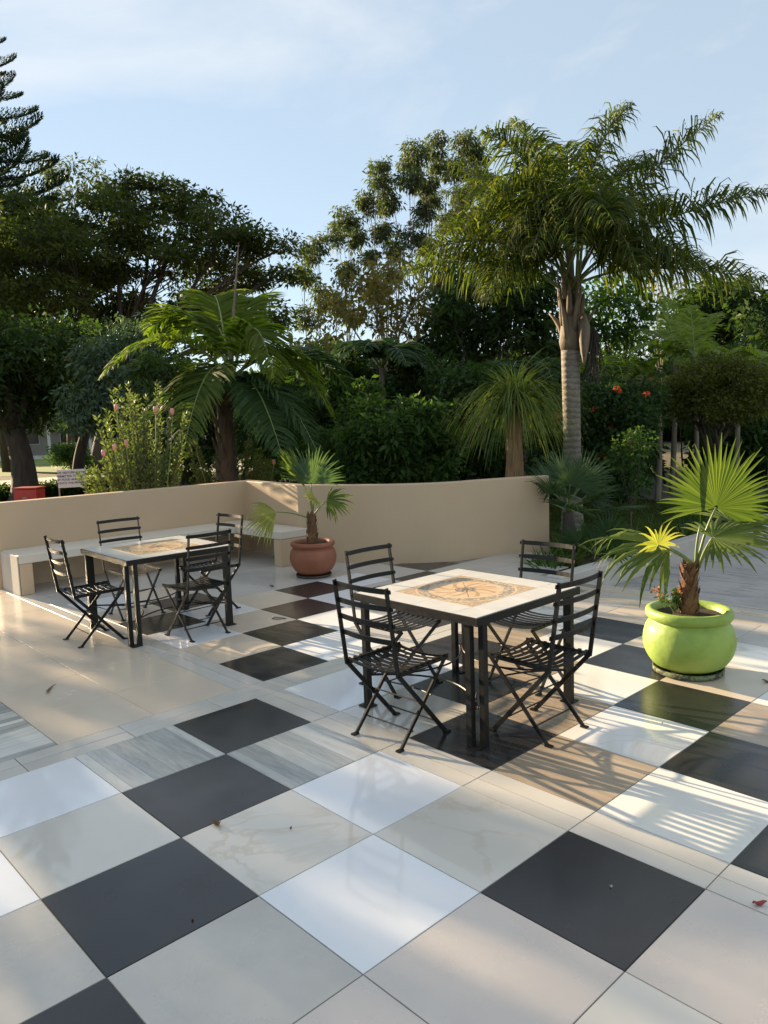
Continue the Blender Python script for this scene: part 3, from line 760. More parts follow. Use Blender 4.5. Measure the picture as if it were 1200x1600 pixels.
def fan_leaf(parent, base, hub, axis, normal, Rr, spread, n, mat, droop=0.25, fuse=0.55, stiff=1.0, seed=0, petr=0.008, pleat=0.5, fringe=0.3):
    """a palmate leaf on its petiole: pleated blade whose tips split and hang"""
    rr = np.random.default_rng(seed); o_ = np.array(parent.location); hub = np.array(hub)-o_; base = np.array(base)-o_
    ax = unit(axis); nm = np.array(normal, float); nm = unit(nm-ax*(nm@ax)); sd_ = np.cross(ax, nm)
    V, F = [], []; dth = spread/n
    for i in range(n):
        th = -spread/2+dth*(i+.5); c = math.cos(th)*ax+math.sin(th)*sd_
        ln = Rr*(0.72+0.28*math.cos(th*0.55))*rr.uniform(0.84, 1.07)
        th += rr.normal()*dth*0.05; c = math.cos(th)*ax+math.sin(th)*sd_
        perp = -math.sin(th)*ax+math.cos(th)*sd_
        base_i = len(V); ks = [0.03, 0.2, 0.4, fuse, 0.72, 0.87, 1.0]
        p = hub.copy(); last = 0; dirc = c.copy()
        hang = 1.0 if rr.random() > fringe else rr.uniform(1.6, 3.2)
        for k in ks:
            st = (k-last)*ln; last = k
            g_ = droop*hang*(max(0, k-0.25)**1.5)*0.9/stiff
            dirc = unit(dirc+np.array([0, 0, -1.0])*g_); p = p+dirc*st
            wv = 1.07*math.tan(dth/2)*k*ln if k <= fuse else 1.07*math.tan(dth/2)*fuse*ln*max(0.04, (1-k)/(1-fuse))**0.8
            V += [p-perp*wv, p+nm*wv*pleat, p+perp*wv]
        for j in range(len(ks)-1):
            a = base_i+j*3; F += [(a, a+3, a+4, a+1), (a+1, a+4, a+5, a+2)]
    m_ = MB(); m_.add(V, F); lf = m_.build('fan_leaf', mat, parent)
    mid = (base+hub)/2; mid = mid+unit(np.cross(np.cross(hub-base, [0, 0, 1.0])+1e-6, hub-base))*np.linalg.norm(hub-base)*0.10
    m_ = MB(); m_.tube(bez(base, mid, hub, 9), np.linspace(petr*1.5, petr*0.8, 9), 6); m_.build('petiole', B['petiole'], lf, True)
    return lf
RTh = unit(np.array([RT[0], RT[1], 0])); FWh = unit(np.array([FW[0], FW[1], 0])); ZZ = np.array([0, 0, 1.0])
def dirc(r, u, f): return RTh*r+ZZ*u+FWh*f       # right, up, away as seen in the photograph

# ------------------------------------------------------------------ pots and their palms
def pot(name, label, c, prof, mat, sprof, smat, soil_z, soil_r, wob=0.006, seed=1):
    p = empty(name, (c[0], c[1], 0.001)); tag(p, label, 'pot')
    m_ = MB(); m_.lathe(prof, n=48, wob=wob, seed=seed); o_ = m_.build('body', mat, p, True)
    m_ = MB(); m_.lathe(sprof, n=40); m_.build('saucer', smat, p, True)
    m_ = MB(); V = [(0, 0, soil_z+0.015)]+[(soil_r*math.cos(a), soil_r*math.sin(a), soil_z) for a in np.linspace(0, 2*math.pi, 32, endpoint=False)]
    m_.add(V, [(0, 1+i, 1+(i+1) % 32) for i in range(32)]); m_.build('soil', M['soil'], p)
    return p
def interp(prof, n):
    P = smooth_path(prof, n); return [(float(a[0]), float(a[1])) for a in P]
GP = np.array([1.26, 2.93])
gprof = [(0.0, 0.03)]+interp([(0.165, 0.03), (0.235, 0.07), (0.285, 0.15), (0.300, 0.235), (0.283, 0.32), (0.255, 0.365)], 4)+interp([(0.250, 0.375), (0.272, 0.385), (0.285, 0.41), (0.280, 0.44), (0.262, 0.452)], 4)+[(0.235, 0.448), (0.222, 0.42), (0.215, 0.36)]
pot('green_pot', 'round lime green painted pot on a saucer at the right of the terrace', GP, gprof, M['lime'],
    [(0, 0.001), (0.215, 0.001), (0.235, 0.012), (0.236, 0.040), (0.222, 0.040), (0.215, 0.014), (0, 0.012)], M['peeling'], 0.405, 0.228, 0.010, 3)
TP = np.array([-3.52, 3.40])
tprof = [(0.0, 0.03)]+interp([(0.155, 0.03), (0.215, 0.07), (0.262, 0.15), (0.278, 0.23), (0.262, 0.31), (0.232, 0.345)], 4)+interp([(0.228, 0.355), (0.252, 0.365), (0.262, 0.385), (0.258, 0.412), (0.243, 0.420)], 4)+[(0.222, 0.416), (0.212, 0.39), (0.205, 0.33)]
pot('terracotta_pot', 'round terracotta pot with dark saucer beside the bench', TP, tprof, M['terracotta'],
    [(0, 0.001), (0.195, 0.001), (0.212, 0.012), (0.214, 0.030), (0.202, 0.030), (0.196, 0.012), (0, 0.011)], M['saucer_dark'], 0.375, 0.216, 0.003, 5)

def stub_trunk(root, h, r0, r1, mat, n=36, seed=0):
    """short palm stem wrapped in old leaf bases"""
    rr = np.random.default_rng(seed); m_ = MB()
    m_.tube([(0, 0, -0.03), (0.004, 0, h*0.3), (-0.004, 0.003, h*0.7), (0, 0, h)], [r0, r0*1.05, (r0+r1)/2, r1], 12)
    tr = m_.build('trunk', mat, root, True); m2 = MB()
    for i in range(n):
        z = h*i/n; a = i*2.4; r_ = r0+(r1-r0)*z/h; o_ = np.array([math.cos(a), math.sin(a), 0]); s = np.array([-math.sin(a), math.cos(a), 0])
        p = o_*r_*0.9+ZZ*z; q = o_*(r_*1.28+0.01*rr.random())+ZZ*(z+0.055+0.02*rr.random()); w_ = r_*0.62
        m2.add([p-s*w_, p+s*w_, q+s*w_*0.35, q-s*w_*0.35, p*0.8+ZZ*(z+0.02)*0.2+o_*0, ], [(0, 1, 2, 3)])
    m2.build('leaf_base', mat, tr); return tr
# palm in the green pot
gd = float(np.linalg.norm(GP-CAM[:2])); gp = empty('potted_fan_palm', (GP[0], GP[1], 0.40)); tag(gp, 'young fan palm growing in the lime green pot', 'palm')
stub_trunk(gp, float(at(1090, 884, gd)[2])-0.40, 0.056, 0.044, B['fibre'], 48, 2)
A_ = at(1090, 885, gd)
def gl(base, hub, dd, ax, nm, R_, sp, n, mat, **kw): fan_leaf(gp, at(*base, gd), at(*hub, gd+dd), dirc(*ax), dirc(*nm), R_, sp, n, mat, **kw)
gl((1090, 887), (1119, 793), 0.06, (0.22, 1.0, 0.05), (0.1, 0.1, -1.0), 0.49, R(225), 40, L['fan'], droop=0.10, fuse=0.58, seed=1, fringe=0.45)
gl((1088, 885), (1094, 822), 0.02, (-0.02, 1, 0.02), (1, 0, -0.3), 0.52, R(9), 5, L['fan'], droop=0.0, fuse=0.9, seed=2, pleat=1.6)
gl((1092, 887), (1113, 840), -0.10, (0.95, 0.16, -0.20), (0.05, 0.95, -0.24), 0.50, R(230), 28, L['fan'], droop=0.24, seed=3, fringe=0.4)
gl((1088, 887), (1046, 856), -0.08, (-1.0, 0.10, -0.15), (-0.05, 0.92, -0.38), 0.60, R(130), 20, L['fan'], droop=0.50, seed=4, fringe=0.5)
gl((1088, 887), (1028, 852), -0.22, (-0.1, 0.9, -0.3), (0.1, 0.3, -1.0), 0.20, R(300), 20, L['fanyellow'], droop=0.5, seed=5, fringe=0.5, fuse=0.4)
gl((1090, 887), (1140, 815), 0.22, (0.95, 0.25, 0.35), (-0.1, 0.95, -0.2), 0.42, R(190), 24, L['fan'], droop=0.25, seed=6)
# palm in the terracotta pot
td = float(np.linalg.norm(TP-CAM[:2])); tp = empty('potted_fan_palm', (TP[0], TP[1], 0.37)); tag(tp, 'small fan palm growing in the terracotta pot', 'palm')
stub_trunk(tp, float(at(488, 806, td)[2])-0.37, 0.058, 0.044, B['fibre'], 40, 4)
def tl(base, hub, dd, ax, nm, R_, sp, n, mat, **kw): fan_leaf(tp, at(*base, td), at(*hub, td+dd), dirc(*ax), dirc(*nm), R_, sp, n, mat, **kw)
tl((488, 808), (486, 756), 0.06, (0.12, 1, 0.1), (0.35, 0.1, -1.0), 0.46, R(170), 30, L['fandark'], droop=0.12, fuse=0.62, seed=11)
tl((488, 808), (477, 762), 0.0, (-0.55, 1, 0.0), (0.9, 0.3, -0.35), 0.52, R(60), 16, L['fan'], droop=0.06, fuse=0.7, seed=12, pleat=1.0)
tl((488, 810), (510, 782), -0.05, (1.0, 0.0, -0.1), (0, 0.8, -0.6), 0.36, R(170), 22, L['fan'], droop=0.55, seed=13, fringe=0.3)
tl((488, 812), (432, 800), -0.15, (-0.95, -0.35, -0.1), (-0.2, 0.7, -0.8), 0.46, R(130), 22, L['fanyellow'], droop=0.50, seed=14, fringe=0.3)
tl((488, 808), (492, 778), -0.14, (-0.5, 0.3, -0.6), (0, 0.7, -0.6), 0.20, R(220), 18, L['fanyellow'], droop=0.3, seed=15)
# little flowering plant in the green pot
fpos = at(1055, 938, gd-0.02); fp = empty('flowering_plant', (fpos[0], fpos[1], 0.405)); tag(fp, 'small plant with pinkish red flowers beside the palm stem in the green pot', 'plant')
st = MB(); lv = []; fl = []
for k in range(9):
    e = np.array([rng.normal()*0.05, rng.normal()*0.05, rng.uniform(0.08, 0.19)]); st.tube(bez((0, 0, 0), e*0.5+np.array([0, 0, 0.03]), e, 5), 0.0035, 5)
    lv.append(clump_leaves(np.array([e, e*0.75]), 0.03, 12, 0.035, 0.014)); 
    if k < 6: fl.append(clump_leaves(np.array([e+ZZ*0.01]), 0.024, 22, 0.018, 0.018, droop=-0.3))
st.build('stem', B['petiole'], fp); link(quad_mesh('leaves', np.concatenate(lv), L['mid']), 'leaves', fp); link(quad_mesh('flowers', np.concatenate(fl), L['pink']), 'flowers', fp)
# ------------------------------------------------------------------ palms of the garden
def spot(px, d, z=GZ):
    p = at(px, 700, d); p[2] = z; return p
# tall queen palm
QD = 12.7
qb = spot(893, QD); qp = empty('queen_palm', qb); tag(qp, 'tall feather palm with ringed grey trunk and arching crown above the wall end', 'palm')
qtop = at(899, 545, QD); h = qtop[2]-GZ
m_ = MB(); zz = np.linspace(-0.1, h, 22)
m_.tube([(0.01*math.sin(z*1.3), 0.01*math.cos(z), z) for z in zz], 0.150-0.012*np.sin(zz)+0.05*np.exp(-zz*2.2), 18); m_.build('trunk', B['ringed'], qp, True)
ctop = at(893, 470, QD)
m_ = MB(); m_.tube([(0, 0, h-0.02), (0, 0, h+0.12), (0, 0, h+0.45), (-0.03, 0, h+0.95)], [0.16, 0.19, 0.15, 0.07], 14); cs = m_.build('crown_shaft', B['sheath'], qp, True)
m_ = MB()      # old leaf bases flaring out of the shaft
for k in range(16):
    a = k*2.4; z = h+0.02+0.05*k; o_ = np.array([math.cos(a), math.sin(a), 0]); L_ = 0.38+0.25*random.random()
    p0 = o_*0.13+ZZ*z; p2 = o_*(0.30+0.14*random.random() if k < 6 else 0.20)+ZZ*(z+L_)
    m_.tube(bez(p0, o_*0.17+ZZ*(z+L_*0.5), p2, 6), [0.055, 0.058, 0.05, 0.04, 0.026, 0.012], 7)
m_.build('leaf_base', B['sheath'], cs, True)
sp_ = at(912, 495, QD-0.25)-qb      # woody bract and fruit strands hanging beside the shaft
m_ = MB(); m_.tube(bez(sp_+np.array([0, 0, 0.06]), sp_+RTh*0.02-ZZ*0.3, sp_-ZZ*0.75, 9), [0.02, 0.06, 0.085, 0.09, 0.085, 0.075, 0.06, 0.035, 0.008], 9); m_.build('bract', B['sheath'], qp, True)
fs = at(928, 510, QD-0.1)-qb; m_ = MB()
for k in range(60):
    e = fs+np.array([rng.normal()*0.09, rng.normal()*0.09, -rng.uniform(0.3, 0.95)]); m_.tube(bez(fs, (fs+e)/2+rng.normal(size=3)*0.05, e, 5), 0.008, 4, False)
m_.build('fruit_strands', B['darkbark'], qp)
QF = [((800, 330), (650, 400), -0.5), ((830, 300), (690, 360), 0.2), ((868, 250), (756, 205), -0.6), ((858, 215), (745, 330), -0.9), ((850, 330), (700, 250), 0.6), ((800, 380), (628, 425), 0.5), ((820, 330), (760, 470), -1.2),
      ((905, 230), (985, 165), 0.3), ((960, 300), (1125, 178), 0.2), ((985, 330), (1215, 300), -0.2), ((990, 350), (1095, 420), -1.0), ((985, 395), (1205, 440), 0.3),
      ((880, 220), (830, 400), -1.6), ((900, 210), (900, 390), -1.8), ((930, 230), (1000, 430), -1.5), ((870, 250), (800, 190), 1.2), ((930, 250), (1020, 260), 1.4),
      ((890, 260), (880, 230), 1.8), ((840, 300), (690, 300), 1.3), ((945, 290), (1060, 330), 1.6), ((872, 240), (785, 400), -1.3), ((910, 250), (960, 350), -2.0)]
for k, (c_, e_, dd) in enumerate(QF):
    o_ = rng.normal(size=3)*0.05
    frond(qp, at(894+random.uniform(-9, 9), 455, QD)+o_, at(*c_, QD+dd*0.45), at(*e_, QD+dd), 105, 0.76, 0.028, L['queen'], B['sheath'] if k % 4 == 0 else B['petiole'], droop=0.85, plumose=0.55, rach=0.026, bare=0.22, angle=0.7, seed=100+k)
m_ = MB(); p0 = at(893, 455, QD)-qb; m_.tube(bez(p0, p0+ZZ*0.9, at(889, 240, QD)-qb, 8), np.linspace(0.03, 0.006, 8), 6); m_.build('spear_leaf', B['petiole'], qp)

# broad feather palm behind the far end of the bench
FD = 12.6
fb = spot(352, FD); fpm = empty('feather_palm', fb); tag(fpm, 'broad feather palm with bright sunlit fronds behind the bench corner', 'palm')
hh = at(362, 600, FD)[2]-GZ
m_ = MB(); m_.tube([(0, 0, -0.1), (0.03, 0, hh*0.4), (0.01, 0.02, hh*0.8), (0, 0, hh)], [0.17, 0.14, 0.12, 0.09], 14); m_.build('trunk', B['darkbark'], fpm, True)
m_ = MB()
for k in range(40):
    a = k*2.4; z = hh*(0.15+0.85*k/40); o_ = np.array([math.cos(a), math.sin(a), 0]); m_.tube(bez(o_*0.09+ZZ*z, o_*0.15+ZZ*(z+0.1), o_*0.2+ZZ*(z+0.26), 5), [0.05, 0.045, 0.035, 0.02, 0.01], 6)
m_.build('leaf_base', B['darkbark'], fpm, True)
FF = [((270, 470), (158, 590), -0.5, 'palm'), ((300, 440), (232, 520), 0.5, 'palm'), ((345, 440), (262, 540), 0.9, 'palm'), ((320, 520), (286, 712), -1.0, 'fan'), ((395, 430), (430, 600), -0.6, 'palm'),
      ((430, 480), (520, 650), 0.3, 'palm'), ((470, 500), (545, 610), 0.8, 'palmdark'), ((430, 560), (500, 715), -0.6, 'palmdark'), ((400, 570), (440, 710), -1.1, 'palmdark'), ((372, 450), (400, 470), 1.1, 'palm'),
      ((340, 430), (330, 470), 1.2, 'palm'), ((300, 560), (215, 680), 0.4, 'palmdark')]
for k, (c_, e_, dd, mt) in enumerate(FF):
    frond(fpm, at(364+random.uniform(-6, 6), 592, FD), at(*c_, FD+dd*0.4), at(*e_, FD+dd), 92, 0.70, 0.042, L[mt], B['petiole'], droop=0.32, rach=0.028, bare=0.12, angle=0.75, seed=200+k, vee=0.15)
m_ = MB(); m_.tube([at(362, 600, FD)-fb, at(364, 500, FD)-fb, at(373, 378, FD)-fb], [0.03, 0.026, 0.006], 6); m_.build('spear_leaf', B['sheath'], fpm)

def feather(name, label, px, d, top, fr, mat, n=34, ll=0.45, lw=0.04, tr=0.08, group=None, seed=0, droop=0.4, bark='pale'):
    b_ = spot(px, d); r_ = empty(name, b_); tag(r_, label, 'palm', group)
    tp_ = at(*top, d); m2 = MB(); m2.tube(bez((0, 0, -0.1), (tp_-b_)*0.5+np.array([0.06, 0, 0]), tp_-b_, 8), np.linspace(tr*1.2, tr*0.7, 8), 9); m2.build('trunk', B[bark], r_, True)
    for k, (c_, e_, dd) in enumerate(fr):
        frond(r_, tp_, at(*c_, d+dd*0.45), at(*e_, d+dd), n, ll, lw, L[mat], B['petiole'], droop=droop, rach=0.022, bare=0.14, angle=0.8, seed=seed+k, vee=0.2)
    return r_
def burst(top, r, n, seed, up=0.5, spread=1.0):
    rr = np.random.default_rng(seed); out = []
    for k in range(n):
        a = k*2.4+rr.random()*0.5; x, dd = math.cos(a)*spread, math.sin(a)
        rad = r*rr.uniform(0.8, 1.15)
        out.append(((top[0]+x*rad*0.45, top[1]-rad*(0.55+0.35*up)), (top[0]+x*rad, top[1]-rad*(up*rr.uniform(0.2, 1.2)-0.35)), dd*1.3))
    return out
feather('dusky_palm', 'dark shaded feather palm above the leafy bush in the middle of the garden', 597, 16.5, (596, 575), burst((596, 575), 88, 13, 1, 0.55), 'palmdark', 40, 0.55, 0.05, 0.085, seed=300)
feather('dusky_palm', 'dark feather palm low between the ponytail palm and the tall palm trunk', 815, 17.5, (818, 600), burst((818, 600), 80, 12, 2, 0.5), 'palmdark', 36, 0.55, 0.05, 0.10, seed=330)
PG = 'yellow green palms on the right'
feather('areca_palm', 'yellow green palm with upright frond, right of the tall palm trunk', 1050, 19, (1055, 560), [((1045, 500), (1040, 468), 0.2), ((1020, 520), (985, 555), -0.5), ((1075, 510), (1120, 548), 0.3), ((1035, 510), (1010, 520), 0.8), ((1060, 520), (1070, 575), -1.2), ((1080, 530), (1110, 590), -0.6), ((1030, 540), (1000, 600), 0.2)], 'areca', 34, 0.5, 0.05, 0.06, PG, 350)
feather('areca_palm', 'yellow green palm with fanned top just above the clipped round tree', 1088, 18, (1086, 560), [((1082, 510), (1078, 478), 0.2), ((1100, 505), (1120, 490), 0.5), ((1060, 515), (1040, 545), 0.2), ((1110, 530), (1140, 560), -0.6), ((1070, 520), (1055, 500), 0.8)], 'areca', 30, 0.42, 0.045, 0.05, PG, 370)
feather('areca_palm', 'greyish palm above the right side of the clipped round tree', 1150, 19, (1152, 590), burst((1152, 580), 48, 10, 5, 0.6), 'fandark', 30, 0.42, 0.045, 0.06, PG, 390)
feather('areca_palm', 'yellow green palm cut off by the right edge of the picture', 1205, 17, (1203, 590), burst((1203, 580), 56, 10, 6, 0.7), 'areca', 30, 0.45, 0.05, 0.06, PG, 410)
feather('areca_palm', 'low orange tinged palm between the dark bush and the clipped round tree', 1028, 17, (1030, 620), burst((1030, 615), 50, 10, 7, 0.6), 'yellow', 30, 0.4, 0.045, 0.06, PG, 430)
feather('areca_palm', 'small lit palm just right of the tall palm trunk', 958, 18, (958, 600), burst((958, 585), 55, 9, 8, 0.6), 'palm', 30, 0.45, 0.05, 0.06, PG, 450)

# ponytail palm: swollen stem and a fountain of straps
PD = 11.4
pb = spot(803, PD); pp = empty('ponytail_palm', pb); tag(pp, 'ponytail palm with a mop of long drooping strap leaves behind the curved wall', 'palm')
ht = at(803, 628, PD)[2]-GZ
m_ = MB(); m_.tube([(0, 0, -0.1), (0, 0, 0.25), (0.01, 0, ht*0.6), (0, 0, ht)], [0.26, 0.18, 0.125, 0.10], 14); m_.build('trunk', B['strawtrunk'], pp, True)
V, F = [], []
for k in range(720):
    a = rng.random()*6.283; el = rng.uniform(0.0, 1.0)
    d0 = np.array([math.cos(a)*(1-el*0.5), math.sin(a)*(1-el*0.5), 0.25+el*1.25]); d0 /= np.linalg.norm(d0)
    Ls = rng.uniform(0.9, 1.65)*(0.7 if el > 0.75 else 1.0); p = np.array([0, 0, ht-0.05])+rng.normal(size=3)*np.array([0.05, 0.05, 0.07]); d_ = d0.copy(); sdv = unit(np.cross(d0, ZZ)+1e-4)
    b0 = len(V); ns = 9
    for j in range(ns):
        w_ = 0.0095*(1-j/(ns-1))**0.6+0.0008; V += [p-sdv*w_, p+sdv*w_]
        d_ = unit(d_+np.array([0, 0, -1])*(0.24+0.10*rng.random())*(0.6 if el > 0.8 else 1.0)); p = p+d_*Ls/ns
        if p[2] < 0.05: p[2] = 0.05
    F += [(b0+2*j, b0+2*j+1, b0+2*j+3, b0+2*j+2) for j in range(ns-1)]
m_ = MB(); m_.add(V, F); tag(m_.build('strap_leaves', L['pony'], pp), kind='stuff')

# fan palms
def fan_palm(name, label, px, d, top, R_, n, mat, seed, nl=26, tr=0.12, spread=R(210), el0=(0.0, 1.1), petlen=0.5):
    rr = np.random.default_rng(seed); b_ = spot(px, d); r_ = empty(name, b_); tag(r_, label, 'palm')
    tp_ = at(*top, d); m2 = MB(); m2.tube([(0, 0, -0.1), (tp_-b_)*0.5, tp_-b_], [tr*1.2, tr, tr*0.7], 10); m2.build('trunk', B['darkbark'], r_, True)
    for k in range(n):
        a = k*2.4+rr.random()*0.6; el = el0[0]+(el0[1]-el0[0])*((k+0.5)/n)
        o_ = np.array([math.cos(a)*math.cos(el), math.sin(a)*math.cos(el), math.sin(el)])
        hub = tp_+o_*petlen*rr.uniform(0.8, 1.2); nm = unit(ZZ*0.8-FWh*0.35+rr.normal(size=3)*0.2)
        fan_leaf(r_, tp_, hub, o_+ZZ*0.15, nm, R_*rr.uniform(0.85, 1.1), spread, nl, mat, droop=0.22, seed=seed*50+k, petr=0.009, fuse=0.5)
    return r_
fan_palm('fan_palm', 'bluish green fan palm low behind the end of the curved wall', 890, 10.6, (888, 800), 0.55, 15, L['fandark'], 21, 30, 0.10, R(200), (0.0, 1.25), 0.45)
fan_palm('fan_palm', 'low fan palm in the shaded bed left of the grey kerb', 930, 9.8, (930, 868), 0.36, 9, L['palmdark'], 22, 20, 0.06, R(190), (0.1, 1.1), 0.28)

# ------------------------------------------------------------------ norfolk pine at the left edge
ND = 44.0
nb = spot(14, ND); np_ = empty('norfolk_pine', nb); tag(np_, 'tall dark pine with tiered branches at the left edge of the picture', 'tree')
nh = at(-55, -75, ND)[2]-GZ; ntop_off = np.zeros(3)
m_ = MB(); m_.tube([(0, 0, -0.2), (0, 0, nh*0.5), (ntop_off[0], ntop_off[1], nh)], [0.45, 0.26, 0.03], 10); m_.build('trunk', B['darkbark'], np_, True)
Q = []; bm_ = MB(); bm_.tube(bez((0, 0, 0), (0.5, 0, -0.06), (1, 0, 0.10), 7), np.linspace(0.012, 0.003, 7), 5, False)
for k in range(34):          # one unit-length branch with rows of upswept branchlets
    t = 0.10+0.90*k/33; p = np.array([t, 0, -0.12*t*(1-t)*2+0.10*t*t]); 
    for sg in (-1, 1):
        bl = 0.26*math.sin(math.pi*min(1, 0.25+0.7*t))*rng.uniform(0.8, 1.1)
        d_ = unit(np.array([0.75, sg*0.8, 0.35])); e = p+d_*bl
        n_ = 10; ts = np.linspace(0, 1, n_)[:, None]; cs_ = p+(e-p)*ts+ZZ*0.05*ts**2
        dd_ = np.tile(d_, (n_, 1))+rng.normal(size=(n_, 3))*0.35+ZZ*0.25
        Q.append(leaf_quads(cs_, dd_, 0.065, 0.022))
bq = quad_mesh('branch', np.concatenate(Q), L['pine']); bwood = bm_.mesh('branch_wood', B['darkbark'])
nw = 20
for i in range(nw):
    f = i/(nw-1); z = nh*(0.20+0.79*f); off = ntop_off*max(0, (f*0.8+0.2-0.5)*2)*np.array([1, 1, 0]); ln = 5.6*(1-f)**0.9+0.35
    for k in range(6):
        a = k*2*math.pi/6+i*0.37+rng.normal()*0.08
        o_ = link(bq, 'branch', np_, (off[0], off[1], z+rng.normal()*0.1)); o_.rotation_euler = (rng.normal()*0.08, -0.05-0.30*f+rng.normal()*0.06, a); s_ = ln*rng.uniform(0.88, 1.1); o_.scale = (s_, s_, s_)
        w_ = link(bwood, 'limb', o_)

# ------------------------------------------------------------------ broadleaf trees
AG = 'big spreading trees on the left'
tree('spreading_tree', 'wide dark spreading tree filling the left of the sky line behind the bench', 150, 38,
     [(60, 385, 90, 40), (170, 350, 80, 40), (228, 308, 54, 30), (290, 332, 58, 32), (345, 366, 66, 34), (402, 386, 44, 18), (432, 432, 46, 15), (120, 425, 90, 34), (250, 405, 90, 36), (350, 430, 70, 26),
      (408, 498, 56, 17), (300, 480, 76, 26), (180, 480, 76, 26), (60, 465, 80, 30), (-40, 430, 70, 50), (30, 335, 56, 30), (445, 385, 22, 11), (20, 520, 60, 24), (360, 540, 50, 18), (130, 530, 50, 20)],
     L['acacia'], B['darkbark'], 0.40, 0.95, 24, 125, 0.24, 0.085, 0.1, 0.30, 0.62, depth=2.2, group=AG, thin=0.7)
tree('sparse_tree', 'thin open tree with small leaves above the left tree mass beside the pine', 110, 50,
     [(95, 258, 36, 26), (130, 285, 50, 34), (165, 305, 36, 26), (80, 300, 36, 30), (100, 340, 60, 34)], L['euca'], B['bark'], 0.2, 0.55, 13, 40, 0.30, 0.09, 0.3, 0.7, 0.6, depth=1.0, thin=0.6)
tree('dark_tree', 'thick trunked shaded tree behind the red box at far left', 26, 23,
     [(20, 600, 80, 44), (-50, 590, 60, 60), (70, 570, 60, 40), (10, 545, 80, 34), (85, 625, 40, 34), (-40, 650, 60, 36), (40, 650, 50, 24), (-30, 530, 60, 40)], L['dark'], B['darkbark'], 0.33, 0.62, 26, 70, 0.17, 0.07, 0.35, 0.5, 0.72, depth=0.9)
tree('dark_tree', 'slender dark trunked tree just left of the protea bush', 122, 25,
     [(120, 575, 50, 44), (90, 530, 50, 34), (160, 540, 46, 32), (205, 560, 46, 44), (130, 640, 40, 34), (240, 540, 44, 34)], L['dark'], B['darkbark'], 0.17, 0.6, 24, 60, 0.17, 0.07, 0.35, 0.5, 0.72, depth=0.8)
tree('bluish_tree', 'bluish green tree with hanging foliage between the dark trunks and the protea bush', 178, 21,
     [(150, 565, 34, 36), (172, 615, 46, 40), (140, 655, 34, 26), (205, 540, 36, 34), (195, 660, 32, 30), (225, 600, 30, 40), (120, 625, 22, 24)], L['bluish'], B['darkbark'], 0.14, 0.42, 20, 60, 0.15, 0.06, 0.5, 0.7, 0.45, depth=0.4, thin=0.7)
EG = 'tall eucalyptus trees on the skyline'
EU = [(486, 55, [(490, 390, 26, 28), (478, 430, 22, 20), (505, 470, 22, 30), (482, 500, 22, 24)], 'leftmost and shortest of the tall eucalyptus trees on the skyline'),
      (540, 55, [(540, 345, 26, 24), (556, 375, 18, 22), (525, 370, 18, 18), (545, 430, 22, 26), (530, 480, 22, 26), (556, 500, 16, 20)], 'second eucalyptus from the left on the skyline, narrow open crown'),
      (607, 52, [(596, 275, 22, 30), (577, 320, 20, 26), (612, 320, 20, 30), (600, 365, 26, 22), (580, 400, 20, 18), (622, 390, 16, 26), (606, 440, 22, 26), (586, 455, 18, 22)], 'third eucalyptus from the left on the skyline, with stepped clumps'),
      (655, 52, [(645, 245, 28, 28), (640, 285, 24, 24), (664, 290, 18, 26), (655, 335, 24, 22), (640, 370, 20, 18), (666, 385, 20, 22)], 'fourth eucalyptus from the left on the skyline, with a broad rounded top'),
      (684, 56, [(682, 232, 20, 20), (690, 262, 22, 22), (680, 310, 18, 22), (694, 350, 18, 22)], 'slim eucalyptus between the broad topped one and the tallest one'),
      (735, 52, [(728, 222, 22, 20), (742, 240, 24, 26), (716, 262, 22, 22), (750, 285, 22, 28), (722, 310, 20, 24), (745, 350, 26, 26), (712, 345, 18, 20)], 'tallest eucalyptus, half hidden by the arching palm fronds')]
for (px, d, bl, lab) in EU:
    bl = [(a_, b_, c_*0.84, e_*0.84) for (a_, b_, c_, e_) in bl]
    tree('eucalyptus_tree', lab, px, d, bl, L['euca'], B['bark'], 0.17, 0.52, 14, 74, 0.26, 0.085, 0.7, 0.9, 0.55, group=EG, depth=0.8, thin=0.5, twig=True)
tree('yellowing_tree', 'thin yellowish half bare tree with pale limbs in front of the eucalyptus', 612, 27,
     [(560, 440, 46, 34), (615, 430, 44, 36), (655, 460, 40, 36), (580, 490, 60, 34), (640, 510, 54, 34), (530, 480, 40, 30), (690, 430, 34, 34), (690, 490, 44, 40), (500, 530, 40, 24)], L['yellow'], B['pale'], 0.13, 0.6, 15, 26, 0.22, 0.085, 0.3, 0.6, 0.7, depth=1.0, thin=0.6, stems=3)
tree('dense_dark_tree', 'dense dark bushy tree behind the ponytail palm, left of the tall palm trunk', 770, 25,
     [(735, 440, 60, 34), (790, 450, 60, 40), (835, 470, 44, 44), (745, 490, 62, 38), (800, 515, 66, 40), (700, 480, 34, 40), (850, 530, 44, 40), (740, 545, 60, 36), (690, 540, 40, 36)], L['dark'], B['darkbark'], 0.16, 0.55, 22, 60, 0.22, 0.085, 0.3, 0.6, 0.45, depth=1.0, thin=0.6, stems=4)
tree('open_tree', 'open mid green tree with sky showing through, right of the tall palm trunk', 955, 29,
     [(930, 470, 36, 32), (970, 462, 44, 28), (1000, 480, 34, 28), (950, 515, 50, 30), (990, 540, 44, 30), (920, 530, 30, 34)], L['mid'], B['darkbark'], 0.14, 0.6, 15, 34, 0.24, 0.10, 0.3, 0.6, 0.5, depth=1.0, thin=0.6, stems=2)
tree('bare_tree', 'almost leafless twiggy tree against the pale sky beside the dark tree at right', 1030, 38,
     [(1015, 455, 34, 26), (1040, 445, 36, 26), (1065, 465, 30, 24), (1030, 490, 50, 24)], L['yellow'], B['pale'], 0.10, 0.5, 22, 5, 0.22, 0.08, 0.2, 0.7, 0.5, depth=1.0, thin=0.5)
